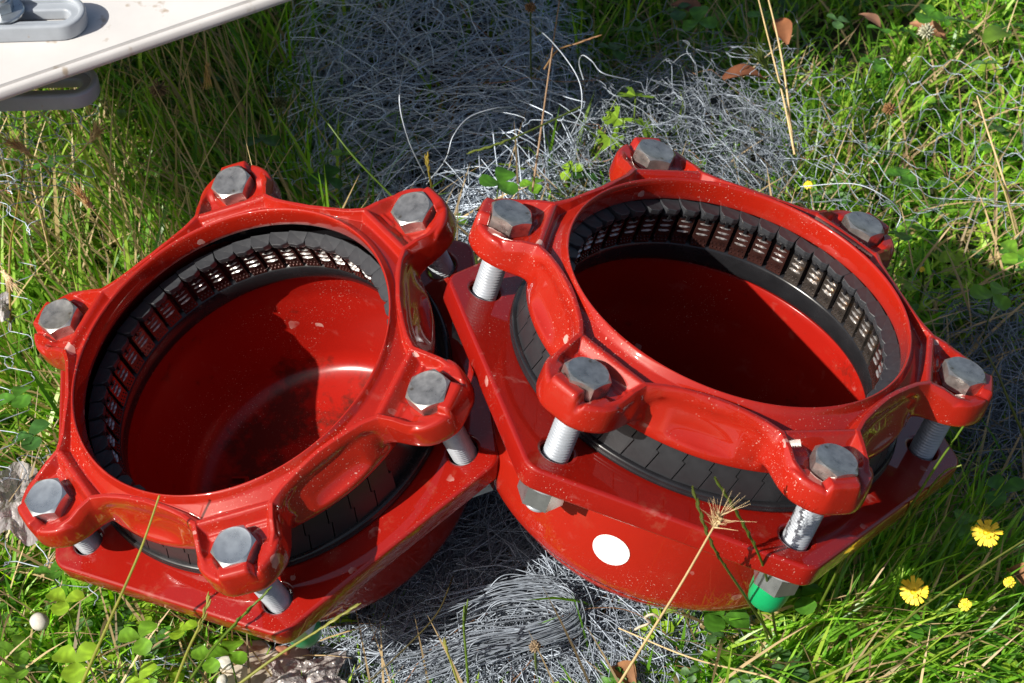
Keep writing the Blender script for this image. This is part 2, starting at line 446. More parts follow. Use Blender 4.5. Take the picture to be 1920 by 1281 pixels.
def make_gland():
    ctrl = np.array([(158.6, 0), (158.3, 8), (156.6, 12.8), (152.6, 18.2), (146, 23.4), (138, 25.8), (130, 26.3), (123, 26.6), (117.6, 29.0), (113.2, 32.6), (109.2, 37.0), (105, 42.7), (101.1, 49.1), (96.95, 55.97)]) / 1000
    sp = spline(ctrl, 400)
    d = np.r_[0, np.cumsum(np.linalg.norm(np.diff(sp, axis=0), axis=1))]
    n = 76
    u = np.linspace(0, d[-1], n + 1)
    half = np.stack([np.interp(u, d, sp[:, 0]), np.interp(u, d, sp[:, 1])], 1)
    half[0, 1] = 0
    full = np.concatenate([half[1:][::-1] * [1, -1], half])[1:]        # v from about -55 to +55; drop one duplicate end
    full_dense = np.concatenate([sp[1:][::-1] * [1, -1], sp])
    phi = np.arctan2(full[:, 1], full[:, 0]); ro = np.hypot(full[:, 0], full[:, 1])
    K = 54
    t = np.linspace(0, 1, K) ** 1.0
    ri = 0.1046
    Rr = ri + (ro[:, None] - ri) * t[None]
    UU = Rr * np.cos(phi)[:, None]; VV = Rr * np.sin(phi)[:, None]
    P = np.stack([UU, VV], -1)
    # floor of the lug with the raised collar round the bolt head
    rb = np.hypot(UU - 0.1395, VV)
    clear = sstep(rb, 0.0138, 0.0150)
    slot = sstep(VV, 0.0088, 0.0096) * (1 - sstep(VV, 0.0118, 0.0128)) * sstep(UU, 0.1455, 0.1465)
    ramp_ = sstep(UU, 0.1345, 0.1415) * sstep(np.abs(VV), 0.004, 0.008)
    block = sstep(UU, 0.1195, 0.1202) * (1 - sstep(UU, 0.1262, 0.1275)) * sstep(np.abs(VV + 0.002), 0.0058, 0.0066)
    boss = sstep(UU, 0.1500, 0.1509) * sstep(VV, -0.0108, -0.0098) * (1 - sstep(VV, 0.0080, 0.0090))
    seam = np.exp(-(((VV + 0.0112) / 0.0008) ** 2)) * sstep(UU, 0.149, 0.152)
    floor = 0.0508 + clear * (0.0006 + 0.0030 * ramp_ * (1 - 0.9 * slot) + 0.0016 * block) - 0.0010 * seam
    floor = np.where(boss > 0, np.maximum(floor, floor + (0.0586 - floor) * boss), floor)
    z = floor
    lip = np.maximum(0.0650 - np.clip((Rr - 0.1050), 0, 1) * 2.1, 0.0650 - 0.0050 - np.clip((Rr - 0.10738), 0, 1) * 0.7)
    dbar = seg_dist(P, (0.1183, -0.0235), (0.1183, 0.0235))[0]
    bar = 0.0603 - np.clip(dbar - 0.0014, 0, 1) * 1.7
    z = smax(z, lip, 0.0008)
    z = smax(z, bar, 0.0010)
    dr = np.full_like(UU, 9.0); cz = np.full_like(UU, 0.0580)
    path = [((0.0945, 0.0546), 0.0632), ((0.0996, 0.0468), 0.0632), ((0.1050, 0.0393), 0.0628), ((0.1110, 0.0310), 0.0618), ((0.1185, 0.0238), 0.0608), ((0.1280, 0.0230), 0.0590), ((0.1360, 0.0226), 0.0562), ((0.1440, 0.0200), 0.0545)]
    for sgn in (1, -1):
        for (a, za), (b, zb) in zip(path[:-1], path[1:]):
            dd, tt = seg_dist(P, (a[0], a[1] * sgn), (b[0], b[1] * sgn))
            hh = za + (zb - za) * tt
            cand = hh - np.clip(dd - 0.0012, 0, 1) * 1.9
            cur = cz - np.clip(dr - 0.0012, 0, 1) * 1.9
            better = cand > cur
            dr = np.where(better, dd, dr); cz = np.where(better, hh, cz)
    ridge = cz - np.clip(dr - 0.0012, 0, 1) * 1.9
    z = smax(z, ridge, 0.0010)
    # rounded outer rim
    De = np.empty_like(UU)
    for i in range(len(full)):
        De[i] = np.min(np.hypot(UU[i][:, None] - full_dense[None, :, 0], VV[i][:, None] - full_dense[None, :, 1]), 1)
    RR = 0.0024
    x = np.clip(RR - De, 0, RR)
    z = z - (RR - np.sqrt(RR * RR - x * x))
    cols_r, cols_z = [], []
    for r, zz in ((0.1046, 0.0488), (0.1038, 0.0500), (0.1034, 0.0530), (0.1033, 0.0610), (0.1035, 0.0634), (0.1040, 0.0646)):
        cols_r.append(np.full(len(full), r)); cols_z.append(np.full(len(full), zz))
    for k in range(K):
        cols_r.append(Rr[:, k]); cols_z.append(z[:, k])
    wl = sstep(ro, 0.1165, 0.1245)
    ze = z[:, -1]
    def lerp(a, b): return a * (1 - wl) + b * wl
    # scallop profile (steep face, flat lens-shaped panel, bottom band) | lug profile
    one = np.ones_like(ro)
    zl = 0.0370
    pmid = np.abs(np.abs(phi) - rad(30))
    chord = np.minimum(0.1160 / np.cos(pmid) ** 2.2, 0.1197)
    ptop = np.minimum(0.1122 / np.cos(pmid) ** 1.6, 0.1185)
    steps = [(ro + 0.0005, ze - 0.0020, ro + 0.0005, ze - 0.0016),
             (ro * 0.5 + ptop * 0.5, 0.0555 * one, ro + 0.0010, 0.0470 * one),
             (ptop, 0.0515 * one, ro + 0.0014, 0.0425 * one),
             (ptop + 0.0005, 0.0502 * one, ro + 0.0014, 0.0395 * one),
             (ptop * 0.5 + chord * 0.5, 0.0430 * one, ro + 0.0008, (zl + 0.0008) * one),
             (chord, 0.0362 * one, ro - 0.0010, zl * one),
             (chord * 0.3 + 0.1200 * 0.7, 0.0350 * one, np.minimum(ro - 0.0015, 0.1235), (zl - 0.0002) * one),
             (0.1201 * one, 0.0338 * one, 0.1205 * one, 0.0350 * one),
             (0.1201 * one, 0.0296 * one, 0.1201 * one, 0.0296 * one),
             (0.1194 * one, 0.0285 * one, 0.1194 * one, 0.0285 * one),
             (0.1165 * one, 0.0285 * one, 0.1165 * one, 0.0285 * one),
             (0.1150 * one, 0.0400 * one, 0.1150 * one, 0.0400 * one),
             (0.1085 * one, 0.0480 * one, 0.1085 * one, 0.0480 * one)]
    for a, b, c, dd in steps:
        cols_r.append(lerp(a, c)); cols_z.append(lerp(b, dd))
    CR = np.stack(cols_r, 1); CZ = np.stack(cols_z, 1)
    nS, nC = CR.shape
    allv = []
    for k in range(6):
        a = phi + rad(60 * k)
        allv.append(np.stack([CR * np.cos(a)[:, None], CR * np.sin(a)[:, None], CZ], -1))
    V = np.concatenate(allv, 0)
    n = V.shape[0]
    idx = np.arange(n * nC).reshape(n, nC)
    nxt = np.roll(idx, -1, 0)
    q = np.stack([idx, nxt, np.roll(nxt, -1, 1), np.roll(idx, -1, 1)], -1).reshape(-1, 4)
    return np_mesh('gland_ring', V.reshape(-1, 3), q)

def make_flange():
    ap = 0.1432; rc = 0.013
    pts = []
    Rv = ap / math.cos(rad(30)) - rc / math.cos(rad(30))
    for k in range(6):
        c = (Rv * math.cos(rad(60 * k)), Rv * math.sin(rad(60 * k)))
        for j in range(7):
            a = rad(60 * k - 30 + 10 * j)
            pts.append((c[0] + rc * math.cos(a), c[1] + rc * math.sin(a)))
    loops = [pts, circle(0, 0, 0.1125, 96)[::-1]]
    for k in range(6):
        loops.append(circle(RB * math.cos(rad(60 * k)), RB * math.sin(rad(60 * k)), 0.0094, 28)[::-1])
    me = curve_plate('flange', loops, 0.0076, 0.0022, 3)
    me.transform(Matrix.Translation((0, 0, -0.0076)))
    return me

def make_body():
    prof = [(0.1125, -0.0035), (0.1085, -0.0010), (0.1068, 0.0026), (0.1062, 0.0028), (0.1057, 0.0020), (0.1055, -0.002), (0.1053, -0.012), (0.1048, -0.030), (0.1052, -0.034), (0.1042, -0.040), (0.1000, -0.070), (0.0960, -0.092), (0.0940, -0.0985), (0.0905, -0.1030), (0.0860, -0.1055), (0.078, -0.1070), (0.06, -0.1076), (0.03, -0.1080), (0.0, -0.1080)]
    inner = lathe('bowl_inner', prof, 128)
    out = [(0.1160, -0.0120), (0.1178, -0.018), (0.1177, -0.045), (0.1170, -0.066), (0.1158, -0.082), (0.1142, -0.0885), (0.1115, -0.0922), (0.1060, -0.0940), (0.0985, -0.0955), (0.0965, -0.0985), (0.0955, -0.108), (0.093, -0.1120), (0.088, -0.113), (0.0, -0.113)]
    outer = lathe('bowl_outer', out, 128)
    bm = bmesh.new(); bm.from_mesh(inner); ni = len(bm.faces); bm.from_mesh(outer)
    for i, f in enumerate(bm.faces): f.material_index = 0 if i >= ni else 1
    # close the lip between the two skins
    me = bm_mesh('body', bm, smooth=True)
    return me

def hex_head(name, af, h, z0, cham=0.92, hole=False):
    """hexagon with the turned chamfer of a real bolt head: flats, scalloped chamfer, flat round top"""
    bm = bmesh.new()
    n = 48
    Rc = af / 2 / math.cos(rad(30))
    rt = af / 2 * 0.96
    def hexr(a):
        a = (a + rad(30)) % rad(60) - rad(30)
        return af / 2 / math.cos(a)
    rings = []
    for kind in range(4):
        ring = []
        for i in range(n):
            a = 2 * math.pi * i / n
            rh = hexr(a)
            if kind == 0: r, z = rh, z0
            elif kind == 1: r, z = rh, z0 + h - 0.0002 - (rh - rt) * 0.55
            elif kind == 2: r, z = rt, z0 + h
            else: r, z = rt * 0.80, z0 + h - 0.00035
            ring.append(bm.verts.new((r * math.cos(a), r * math.sin(a), z)))
        rings.append(ring)
    for a, b in zip(rings[:-1], rings[1:]):
        for i in range(n):
            bm.faces.new((a[i], a[(i + 1) % n], b[(i + 1) % n], b[i]))
    bm.faces.new(rings[-1]); bm.faces.new(rings[0][::-1])
    return bm_mesh(name, bm, angle=22)

def make_rod(z0, z1):
    pitch = 0.0021
    n = int((z1 - z0) / pitch)
    prof = [(0.0, z1 + 0.0008), (0.0066, z1 + 0.0008)]
    for i in range(n):
        zt = z1 - i * pitch
        prof += [(0.0078, zt - pitch * 0.18), (0.0079, zt - pitch * 0.40), (0.0068, zt - pitch * 0.74), (0.0068, zt - pitch * 0.90)]
    prof += [(0.0066, z0), (0.0, z0)]
    return lathe('threaded_rod', prof, 20, sharp=50)

GLAND = make_gland()
FLANGE = make_flange()
BODY = make_body()
HEAD = hex_head('bolt', 0.0238, 0.0102, 0.0510)
NUT = hex_head('nut', 0.0238, 0.0145, -0.0352)
ROD = make_rod(-0.039, 0.0500)
WASHER = lathe('washer', [(0.0085, -0.0153), (0.0148, -0.0153), (0.0153, -0.0160), (0.0153, -0.0205), (0.0085, -0.0207)], 32, sharp=40)
CAP = lathe('end_cap', [(0.0116, -0.0354), (0.0116, -0.0385), (0.0112, -0.045), (0.0100, -0.0505), (0.007, -0.0530), (0.0, -0.0536)], 28)
for me, m in ((GLAND, M_RED), (FLANGE, M_REDF), (BODY, M_REDB), (ROD, M_ROD), (NUT, M_ZINC), (WASHER, M_ROD), (CAP, M_CAP)):
    me.materials.append(m)
BODY.materials.append(M_REDI)

PITCH = rad(7.5)
def poly_prism(bm, pts_top, pts_bot):
    t = [bm.verts.new(p) for p in pts_top]; b = [bm.verts.new(p) for p in pts_bot]
    n = len(t)
    bm.faces.new(t); bm.faces.new(b[::-1])
    for i in range(n):
        bm.faces.new((t[i], b[i], b[(i + 1) % n], t[(i + 1) % n]))

def pol(r, a, z): return (r * math.cos(a), r * math.sin(a), z)

def make_petal():
    """one black scale of the gripping ring: faceted top, its leading end tucked over its neighbour"""
    bm = bmesh.new()
    h = PITCH / 2
    a = lambda s: s * h
    top = [pol(0.1052, a(-0.98), 0.0484), pol(0.1052, a(1.02), 0.0494), pol(0.0985, a(1.00), 0.0490), pol(0.0952, a(0.72), 0.0486), pol(0.0948, a(-0.35), 0.0478), pol(0.0972, a(-0.92), 0.0472)]
    mid = [pol(0.1052, a(-0.98), 0.0462), pol(0.1052, a(1.02), 0.0462), pol(0.0992, a(1.01), 0.0456), pol(0.0955, a(0.74), 0.0450), pol(0.0952, a(-0.35), 0.0444), pol(0.0974, a(-0.92), 0.0446)]
    bot = [pol(0.1046, a(-0.9), 0.0425), pol(0.1046, a(0.9), 0.0425), pol(0.1002, a(0.9), 0.0420), pol(0.0976, a(0.6), 0.0414), pol(0.0974, a(-0.35), 0.0412), pol(0.0985, a(-0.85), 0.0416)]
    T = [[bm.verts.new(p) for p in ring] for ring in (top, mid, bot)]
    bm.faces.new(T[0]); bm.faces.new(T[2][::-1])
    for r0, r1 in zip(T[:-1], T[1:]):
        for i in range(6):
            bm.faces.new((r0[i], r1[i], r1[(i + 1) % 6], r0[(i + 1) % 6]))
    bmesh.ops.bevel(bm, geom=[e for e in bm.edges], offset=0.00035, segments=1, affect='EDGES')
    return bm_mesh('grip_block', bm)

def box_on_cyl(bm, a0, a1, z0, z1, r_in0, r_in1, depth):
    """block on the inner wall: faces inwards, r_in0 at z0, r_in1 at z1"""
    f = [pol(r_in0, a0, z0), pol(r_in0, a1, z0), pol(r_in1, a1, z1), pol(r_in1, a0, z1)]
    b = [pol(r_in0 + depth, a0, z0), pol(r_in0 + depth, a1, z0), pol(r_in1 + depth, a1, z1), pol(r_in1 + depth, a0, z1)]
    fv = [bm.verts.new(p) for p in f]; bv = [bm.verts.new(p) for p in b]
    bm.faces.new(fv[::-1]); bm.faces.new(bv)
    for i in range(4): bm.faces.new((fv[i], fv[(i + 1) % 4], bv[(i + 1) % 4], bv[i]))
    return fv

def make_plate():
    bm = bmesh.new()
    h = PITCH / 2
    box_on_cyl(bm, -0.82 * h, 0.74 * h, 0.0195, 0.0398, 0.0990, 0.0984, 0.004)
    # dimpled foot: small pyramids
    for row in range(2):
        for c in range(4):
            ac = (-0.62 + c * 0.40 + (0.15 if row else 0)) * h
            zc = 0.0218 + row * 0.0026
            r = 0.0990
            pts = [pol(r, ac - 0.09 * h, zc - 0.0008), pol(r, ac + 0.09 * h, zc - 0.0008), pol(r, ac + 0.09 * h, zc + 0.0008), pol(r, ac - 0.09 * h, zc + 0.0008)]
            tip = bm.verts.new(pol(r - 0.0010, ac, zc)); vs = [bm.verts.new(p) for p in pts]
            for i in range(4): bm.faces.new((vs[(i + 1) % 4], vs[i], tip))
    # black clip that joins the plate to its scale
    return bm_mesh('grip_plate', bm)

def make_tooth(zc):
    bm = bmesh.new()
    h = PITCH / 2
    a0, a1 = -0.62 * h, 0.56 * h
    n = 5
    lo, hi, ti = [], [], []
    for i in range(n):
        a = a0 + (a1 - a0) * i / (n - 1)
        bump = 0.00015 * (1 if i % 2 else -1)
        k = 0.45 if i in (0, n - 1) else 1.0
        lo.append(bm.verts.new(pol(0.0990, a, zc - 0.0016 * k)))
        ti.append(bm.verts.new(pol(0.0990 - 0.0016 * k, a, zc + 0.0002 + bump)))
        hi.append(bm.verts.new(pol(0.0990, a, zc + 0.0008 * k)))
    for i in range(n - 1):
        bm.faces.new((lo[i], lo[i + 1], ti[i + 1], ti[i])); bm.faces.new((ti[i], ti[i + 1], hi[i + 1], hi[i]))
    bm.faces.new((lo[0], ti[0], hi[0])); bm.faces.new((hi[-1], ti[-1], lo[-1]))
    return bm_mesh('grip_tooth', bm)

def make_clip():
    bm = bmesh.new()
    h = PITCH / 2
    box_on_cyl(bm, -0.12 * h, 0.16 * h, 0.0385, 0.0440, 0.0968, 0.0960, 0.005)
    box_on_cyl(bm, -0.75 * h, -0.30 * h, 0.0396, 0.0420, 0.0982, 0.0980, 0.005)
    box_on_cyl(bm, 0.30 * h, 0.72 * h, 0.0396, 0.0420, 0.0982, 0.0980, 0.005)
    return bm_mesh('grip_clip', bm)

def make_outer_block():
    """block of the outer skirt with the stepped seam"""
    bm = bmesh.new()
    h = PITCH / 2
    g = 0.05
    out = [(-1 + g - 0.35, 0.0058), (1 - g - 0.35, 0.0058), (1 - g + 0.12, 0.0190), (1 - g - 0.12, 0.0198), (1 - g + 0.25, 0.0310), (-1 + g + 0.25, 0.0310), (-1 + g - 0.12, 0.0198), (-1 + g + 0.12, 0.0190)]
    rr = lambda z: 0.1192 - (z - 0.008) * 0.12
    poly_prism(bm, [pol(rr(z), s * h, z) for s, z in out], [pol(rr(z) - 0.004, s * h, z) for s, z in out])
    return bm_mesh('skirt_block', bm)

PETAL, PLATE, CLIP, OUTB = make_petal(), make_plate(), make_clip(), make_outer_block()
TEETH = [make_tooth(z) for z in (0.0374, 0.0334, 0.0294)]
PLATE_R = PLATE.copy()
for me, m in ((PETAL, M_RUB), (PLATE, M_PLATE), (PLATE_R, M_PLATER), (CLIP, M_RUBG), (OUTB, M_RUBO)): me.materials.append(m)
for me in TEETH: me.materials.append(M_TOOTH)
BACK = lathe('gasket_backing', [(0.1055, 0.0480), (0.1042, 0.0440), (0.1036, 0.0400), (0.1030, 0.0200)], 96)
GASKET = lathe('gasket', [(0.1030, 0.0205), (0.0992, 0.0192), (0.0985, 0.0175), (0.0990, 0.0120), (0.0998, 0.0075), (0.1008, 0.0048), (0.1020, 0.0034), (0.1036, 0.0024), (0.1054, 0.0012)], 128)
RIM = lathe('skirt_rim', [(0.113, -0.0030), (0.1212, 0.0004), (0.1222, 0.0012), (0.1224, 0.0028), (0.1217, 0.0036), (0.1220, 0.0042), (0.1218, 0.0056), (0.1208, 0.0062), (0.1190, 0.0064), (0.1130, 0.0062)], 128)
SKB = lathe('skirt_backing', [(0.1162, 0.0060), (0.1132, 0.0330)], 96)
for me, m in ((BACK, M_RUBG), (GASKET, M_RUBG), (RIM, M_RUBG), (SKB, M_RUBG)): me.materials.append(m)

def coupling(label, R, T, tilt, zi, arc, heads_zinc, capped, yaw, sheen_plates):
    root = thing('pipe_coupling', label, 'pipe coupling', group='red pipe couplings lying on the grass')
    m = Matrix(R).to_4x4(); m.translation = Vector(T); root.matrix_world = m
    link('body', BODY, root)
    link('flange', FLANGE, root)
    g = link('gland_ring', GLAND, root)
    rot = Matrix.Rotation(tilt[1], 4, 'X') @ Matrix.Rotation(-tilt[0], 4, 'Y')
    def pivot(h): return Matrix.Translation((0, 0, h)) @ rot @ Matrix.Translation((0, 0, -h))
    g.matrix_local = pivot(0.056)
    gm = Matrix.Translation((0, 0, zi)) @ pivot(0.03)
    for nm, me in (('gasket', GASKET), ('gasket_backing', BACK)):
        o = link(nm, me, root); o.matrix_local = gm
    o = link('skirt_backing', SKB, root)
    o = link('skirt_rim', RIM, root)
    for k in range(48):
        a = k * PITCH
        mt = gm @ Matrix.Rotation(a, 4, 'Z')
        o = link('grip_block', PETAL, root)
        j = Matrix.Rotation(rad(random.uniform(-0.25, 0.25)), 4, 'Z') @ Matrix.Translation((0, 0, random.uniform(-0.0005, 0.0005)))
        o.matrix_local = mt @ j
        deg = (math.degrees(a) + 0.001) % 360
        if arc[0] < deg < arc[1]:
            o = link('grip_plate', PLATE_R if k in sheen_plates else PLATE, root)
            o.matrix_local = mt @ j
            link('grip_clip', CLIP, o)
            for tmh in TEETH: link('grip_tooth', tmh, o)
        if arc[2] < deg < arc[3]:
            o = link('skirt_block', OUTB, root)
            o.matrix_local = Matrix.Rotation(a + rad(2.2), 4, 'Z')
    for k in range(6):
        a = rad(60 * k)
        x, y = RB * math.cos(a), RB * math.sin(a)
        dz = x * tilt[0] + y * tilt[1]
        me = HEAD.copy(); me.materials.append(M_ZINC if heads_zinc[k] else M_STEEL)
        b = link('bolt', me, root)
        b.location = (x, y, dz)
        b.rotation_euler = (0, 0, a + rad(yaw[k]))
        rd = link('threaded_rod', ROD, b); rd.rotation_euler = (0, 0, 0)
        if capped[k]:
            hm = Matrix.Translation((0, 0, -dz))
            for nm, mm in (('nut', NUT), ('washer', WASHER)):
                o = link(nm, mm, b); o.matrix_local = hm
            if capped[k] == 2:
                o = link('end_cap', CAP, b); o.matrix_local = hm
    return root

cA = coupling('red flanged pipe coupling on the left with sunlight reaching its floor', A_R, A_T, A_G, -0.0095, (20, 275, 225, 340),
         [0, 0, 0, 0, 1, 1], [1, 0, 0, 0, 1, 2], [8, -6, 4, 10, -4, 2], ())
cB = coupling('red flanged pipe coupling with a round white sticker on its side', B_R, B_T, B_G, 0.0, (330 - 360, 200, 165, 345),
         [0, 0, 0, 0, 0, 0], [1, 0, 0, 1, 1, 2], [12, 20, -8, 14, 25, 6], (9, 8, 7, 6, 5, 4, 3))

def sticker():
    a0, zc, r = rad(-100.0), -0.0600, 0.1171
    V, t = [(0, 0, 0)], []
    n = 32
    rings = (0.5, 1.0)
    def P(dx, dz):
        rr = float(np.interp(-(zc + dz), [0.018, 0.045, 0.066, 0.082], [0.1178, 0.1177, 0.1170, 0.1158])) + 0.0004
        return pol(rr, a0 + dx / 0.117, zc + dz)
    V = [P(0, 0)]
    for q in rings:
        for i in range(n):
            V.append(P(0.0112 * q * math.cos(2 * math.pi * i / n), 0.0108 * q * math.sin(2 * math.pi * i / n)))
    tr = [(0, 1 + i, 1 + (i + 1) % n) for i in range(n)]
    qd = [(1 + i, 1 + n + i, 1 + n + (i + 1) % n, 1 + (i + 1) % n) for i in range(n)]
    o = link('sticker', np_mesh('sticker', V, qd, tr), cB, M_STICK)
    o['label'] = 'round blank white sticker'
sticker()

def embossing():
    """raised foundry lettering, too worn to read, on the floor of the left coupling"""
    bm = bmesh.new()
    for i in range(6):
        a = rad(196 + i * 9.5)
        c = Vector((0.062 * math.cos(a), 0.062 * math.sin(a), -0.1070))
        rt = Vector((-math.sin(a), math.cos(a), 0)); up = Vector((-math.cos(a), -math.sin(a), 0))
        for (x0, x1, y0, y1) in ((-0.0036, -0.0022, -0.006, 0.006), (0.0022, 0.0036, -0.006, 0.006), (-0.0022, 0.0022, 0.0042, 0.006)):
            if i in (1, 4) and y0 > 0: continue
            t = [c + rt * x + up * y + Vector((0, 0, 0.0016)) for x, y in ((x0, y0), (x1, y0), (x1, y1), (x0, y1))]
            b = [p - Vector((0, 0, 0.0030)) for p in t]
            poly_prism(bm, t, b)
    o = link('raised_lettering', bm_mesh('raised_lettering', bm), cA, M_REDB)
    o['kind'] = 'stuff'
embossing()

# ------------------------------------------------------------------ white barrier board
def board():
    zb = 0.238
    p0 = at(0, 174, zb); p1 = at(546, -14, zb)
    e = p1 - p0; e[2] = 0; L = np.linalg.norm(e); e /= L
    nrm = np.array([-e[1], e[0], 0])           # away from the near edge
    root = thing('barrier_board', 'white plastic barrier board held above the grass by grey slotted brackets', 'barrier board', p0.tolist())
    th = 0.009; W = 0.34; a0, a1 = -0.15, L + 0.30
    # cross-section across the board: rounded near edge with a bead
    prof = [(0.0000, -th * 0.6), (0.0002, -0.004), (0.0008, -0.0014), (0.0022, 0.0), (0.0040, 0.0), (0.0046, -0.0002), (0.0052, -0.0020), (0.0066, -0.0020), (0.0074, 0.0002), (W - 0.002, 0.0002), (W, -0.002), (W, -th), (0.003, -th), (0.0005, -th + 0.002)]
    V = []
    for s in (a0, a1):
        for u, z in prof:
            V.append((e * s + nrm * u + np.array([0, 0, z])).tolist())
    k = len(prof)
    bm = bmesh.new()
    vs = [bm.verts.new(v) for v in V]
    for i in range(k): bm.faces.new((vs[i], vs[(i + 1) % k], vs[k + (i + 1) % k], vs[k + i]))
    bm.faces.new(vs[:k][::-1]); bm.faces.new(vs[k:])
    link('board', bm_mesh('board', bm, angle=50), root, M_BOARD)

    def stadium(cx0, cx1, r, n=14):
        pts = [(cx1 + r * math.cos(rad(-90 + 180 * i / n)), r * math.sin(rad(-90 + 180 * i / n))) for i in range(n + 1)]
        pts += [(cx0 + r * math.cos(rad(90 + 180 * i / n)), r * math.sin(rad(90 + 180 * i / n))) for i in range(n + 1)]
        return pts
    def bracket(pe, pdir, z, name, lab, flat):
        c = at(pe[0], pe[1], z); d = at(pdir[0], pdir[1], z) - c
        ang = math.atan2(d[1], d[0])
        r = 0.0165
        me = curve_plate(name, [stadium(-0.17, 0, r), stadium(-0.12, 0.001, 0.0052)[::-1]], 0.0042, 0.0016, 3)
        o = link(name, me, root, M_BRACK)
        o.location = (c - p0).tolist(); o.rotation_euler = (0, 0, ang)
        o['label'] = lab
        if not flat:
            rim = curve_plate('bracket_rim', [stadium(-0.17, 0, r + 0.0008), stadium(-0.17, 0, r - 0.0040)[::-1]], 0.0062, 0.0018, 3)
            link('bracket_rim', rim, o, M_BRACK).location = (0, 0, 0.0015)
        return o
    bracket((114, 37), (214, 34), zb + 0.0050, 'slotted_bracket', 'grey slotted bracket on top of the board', False)
    bracket((138, 166), (238, 163), zb - 0.040, 'slotted_bracket', 'grey bracket under the board', False)
    c = at(6, 22, zb + 0.0105) - p0
    b = link('bolt', None, root); b.location = c.tolist()
    wm = lathe('washer', [(0.0, 0.0022), (0.0132, 0.0022), (0.0140, 0.0014), (0.0140, 0.0)], 36, sharp=40); wm.materials.append(M_ZINC)
    link('washer', wm, b)
    nm = hex_head('nut', 0.0135, 0.0075, 0.0024); nm.materials.append(M_ZINC); link('nut', nm, b)
    dm = lathe('bolt_end', [(0.0052, 0.0095), (0.0052, 0.0118), (0.0040, 0.0138), (0.0, 0.0145)], 20); dm.materials.append(M_ZINC); link('bolt_end', dm, b)
    # the post end that carries the board, outside the picture on the left
    return root
board()

# ------------------------------------------------------------------ wire netting
def wire_tint(n, lo=0.55, hi=1.25):
    k = rng.uniform(lo, hi, (n, 1))
    base = np.array([[0.25, 0.285, 0.335]]) * k
    rust = rng.random((n, 1)) < 0.02
    return np.where(rust, np.array([[0.20, 0.10, 0.05]]), base)

def strand_cloud(px, py, rx, ry, h, n, m=40, step=0.0072, curl=0.35, z0=0.0, flat=0.35, dirpref=None, r=0.00042, shape='dome'):
    """a heap of loose wire: n wandering strands inside a low dome (centre and radii taken on the ground)"""
    c = at(px, py, 0.0)
    ex = at(px + rx, py, 0.0) - c; ey = at(px, py - ry, 0.0) - c
    RX, RY = np.linalg.norm(ex), np.linalg.norm(ey)
    def hgt(x, y):
        q = ((x - c[0]) / RX) ** 2 + ((y - c[1]) / RY) ** 2
        return h * np.clip(1 - q, 0, 1) ** 0.5
    a = rng.uniform(0, 2 * np.pi, n); rr = np.sqrt(rng.random(n))
    P = np.empty((n, m, 3))
    x = c[0] + RX * rr * np.cos(a); y = c[1] + RY * rr * np.sin(a)
    zz = rng.random(n) ** 0.7 * hgt(x, y)
    th = rng.uniform(0, 2 * np.pi, n) if dirpref is None else rng.normal(dirpref, 0.35, n) + np.pi * (rng.random(n) < 0.5)
    om = rng.normal(0, curl * 0.6, n); vz = rng.normal(0, flat, n)
    for i in range(m):
        P[:, i, 0] = x; P[:, i, 1] = y; P[:, i, 2] = zz + ground_h(x, y) + z0
        om = om * 0.93 + rng.normal(0, curl * 0.22, n)
        q = ((x - c[0]) / RX) ** 2 + ((y - c[1]) / RY) ** 2
        inward = np.arctan2(c[1] - y, c[0] - x)
        dth = (inward - th + np.pi) % (2 * np.pi) - np.pi
        th = th + om * 0.5 + np.where(q > 1, dth * 0.22, 0)
        vz = vz * 0.85 + rng.normal(0, flat * 0.5, n)
        top = hgt(x, y) + 0.004
        vz = np.where(zz > top, -np.abs(vz) - 0.1, vz); vz = np.where(zz < 0.0, np.abs(vz) + 0.05, vz)
        x = x + step * np.cos(th); y = y + step * np.sin(th); zz = zz + step * vz
    return P

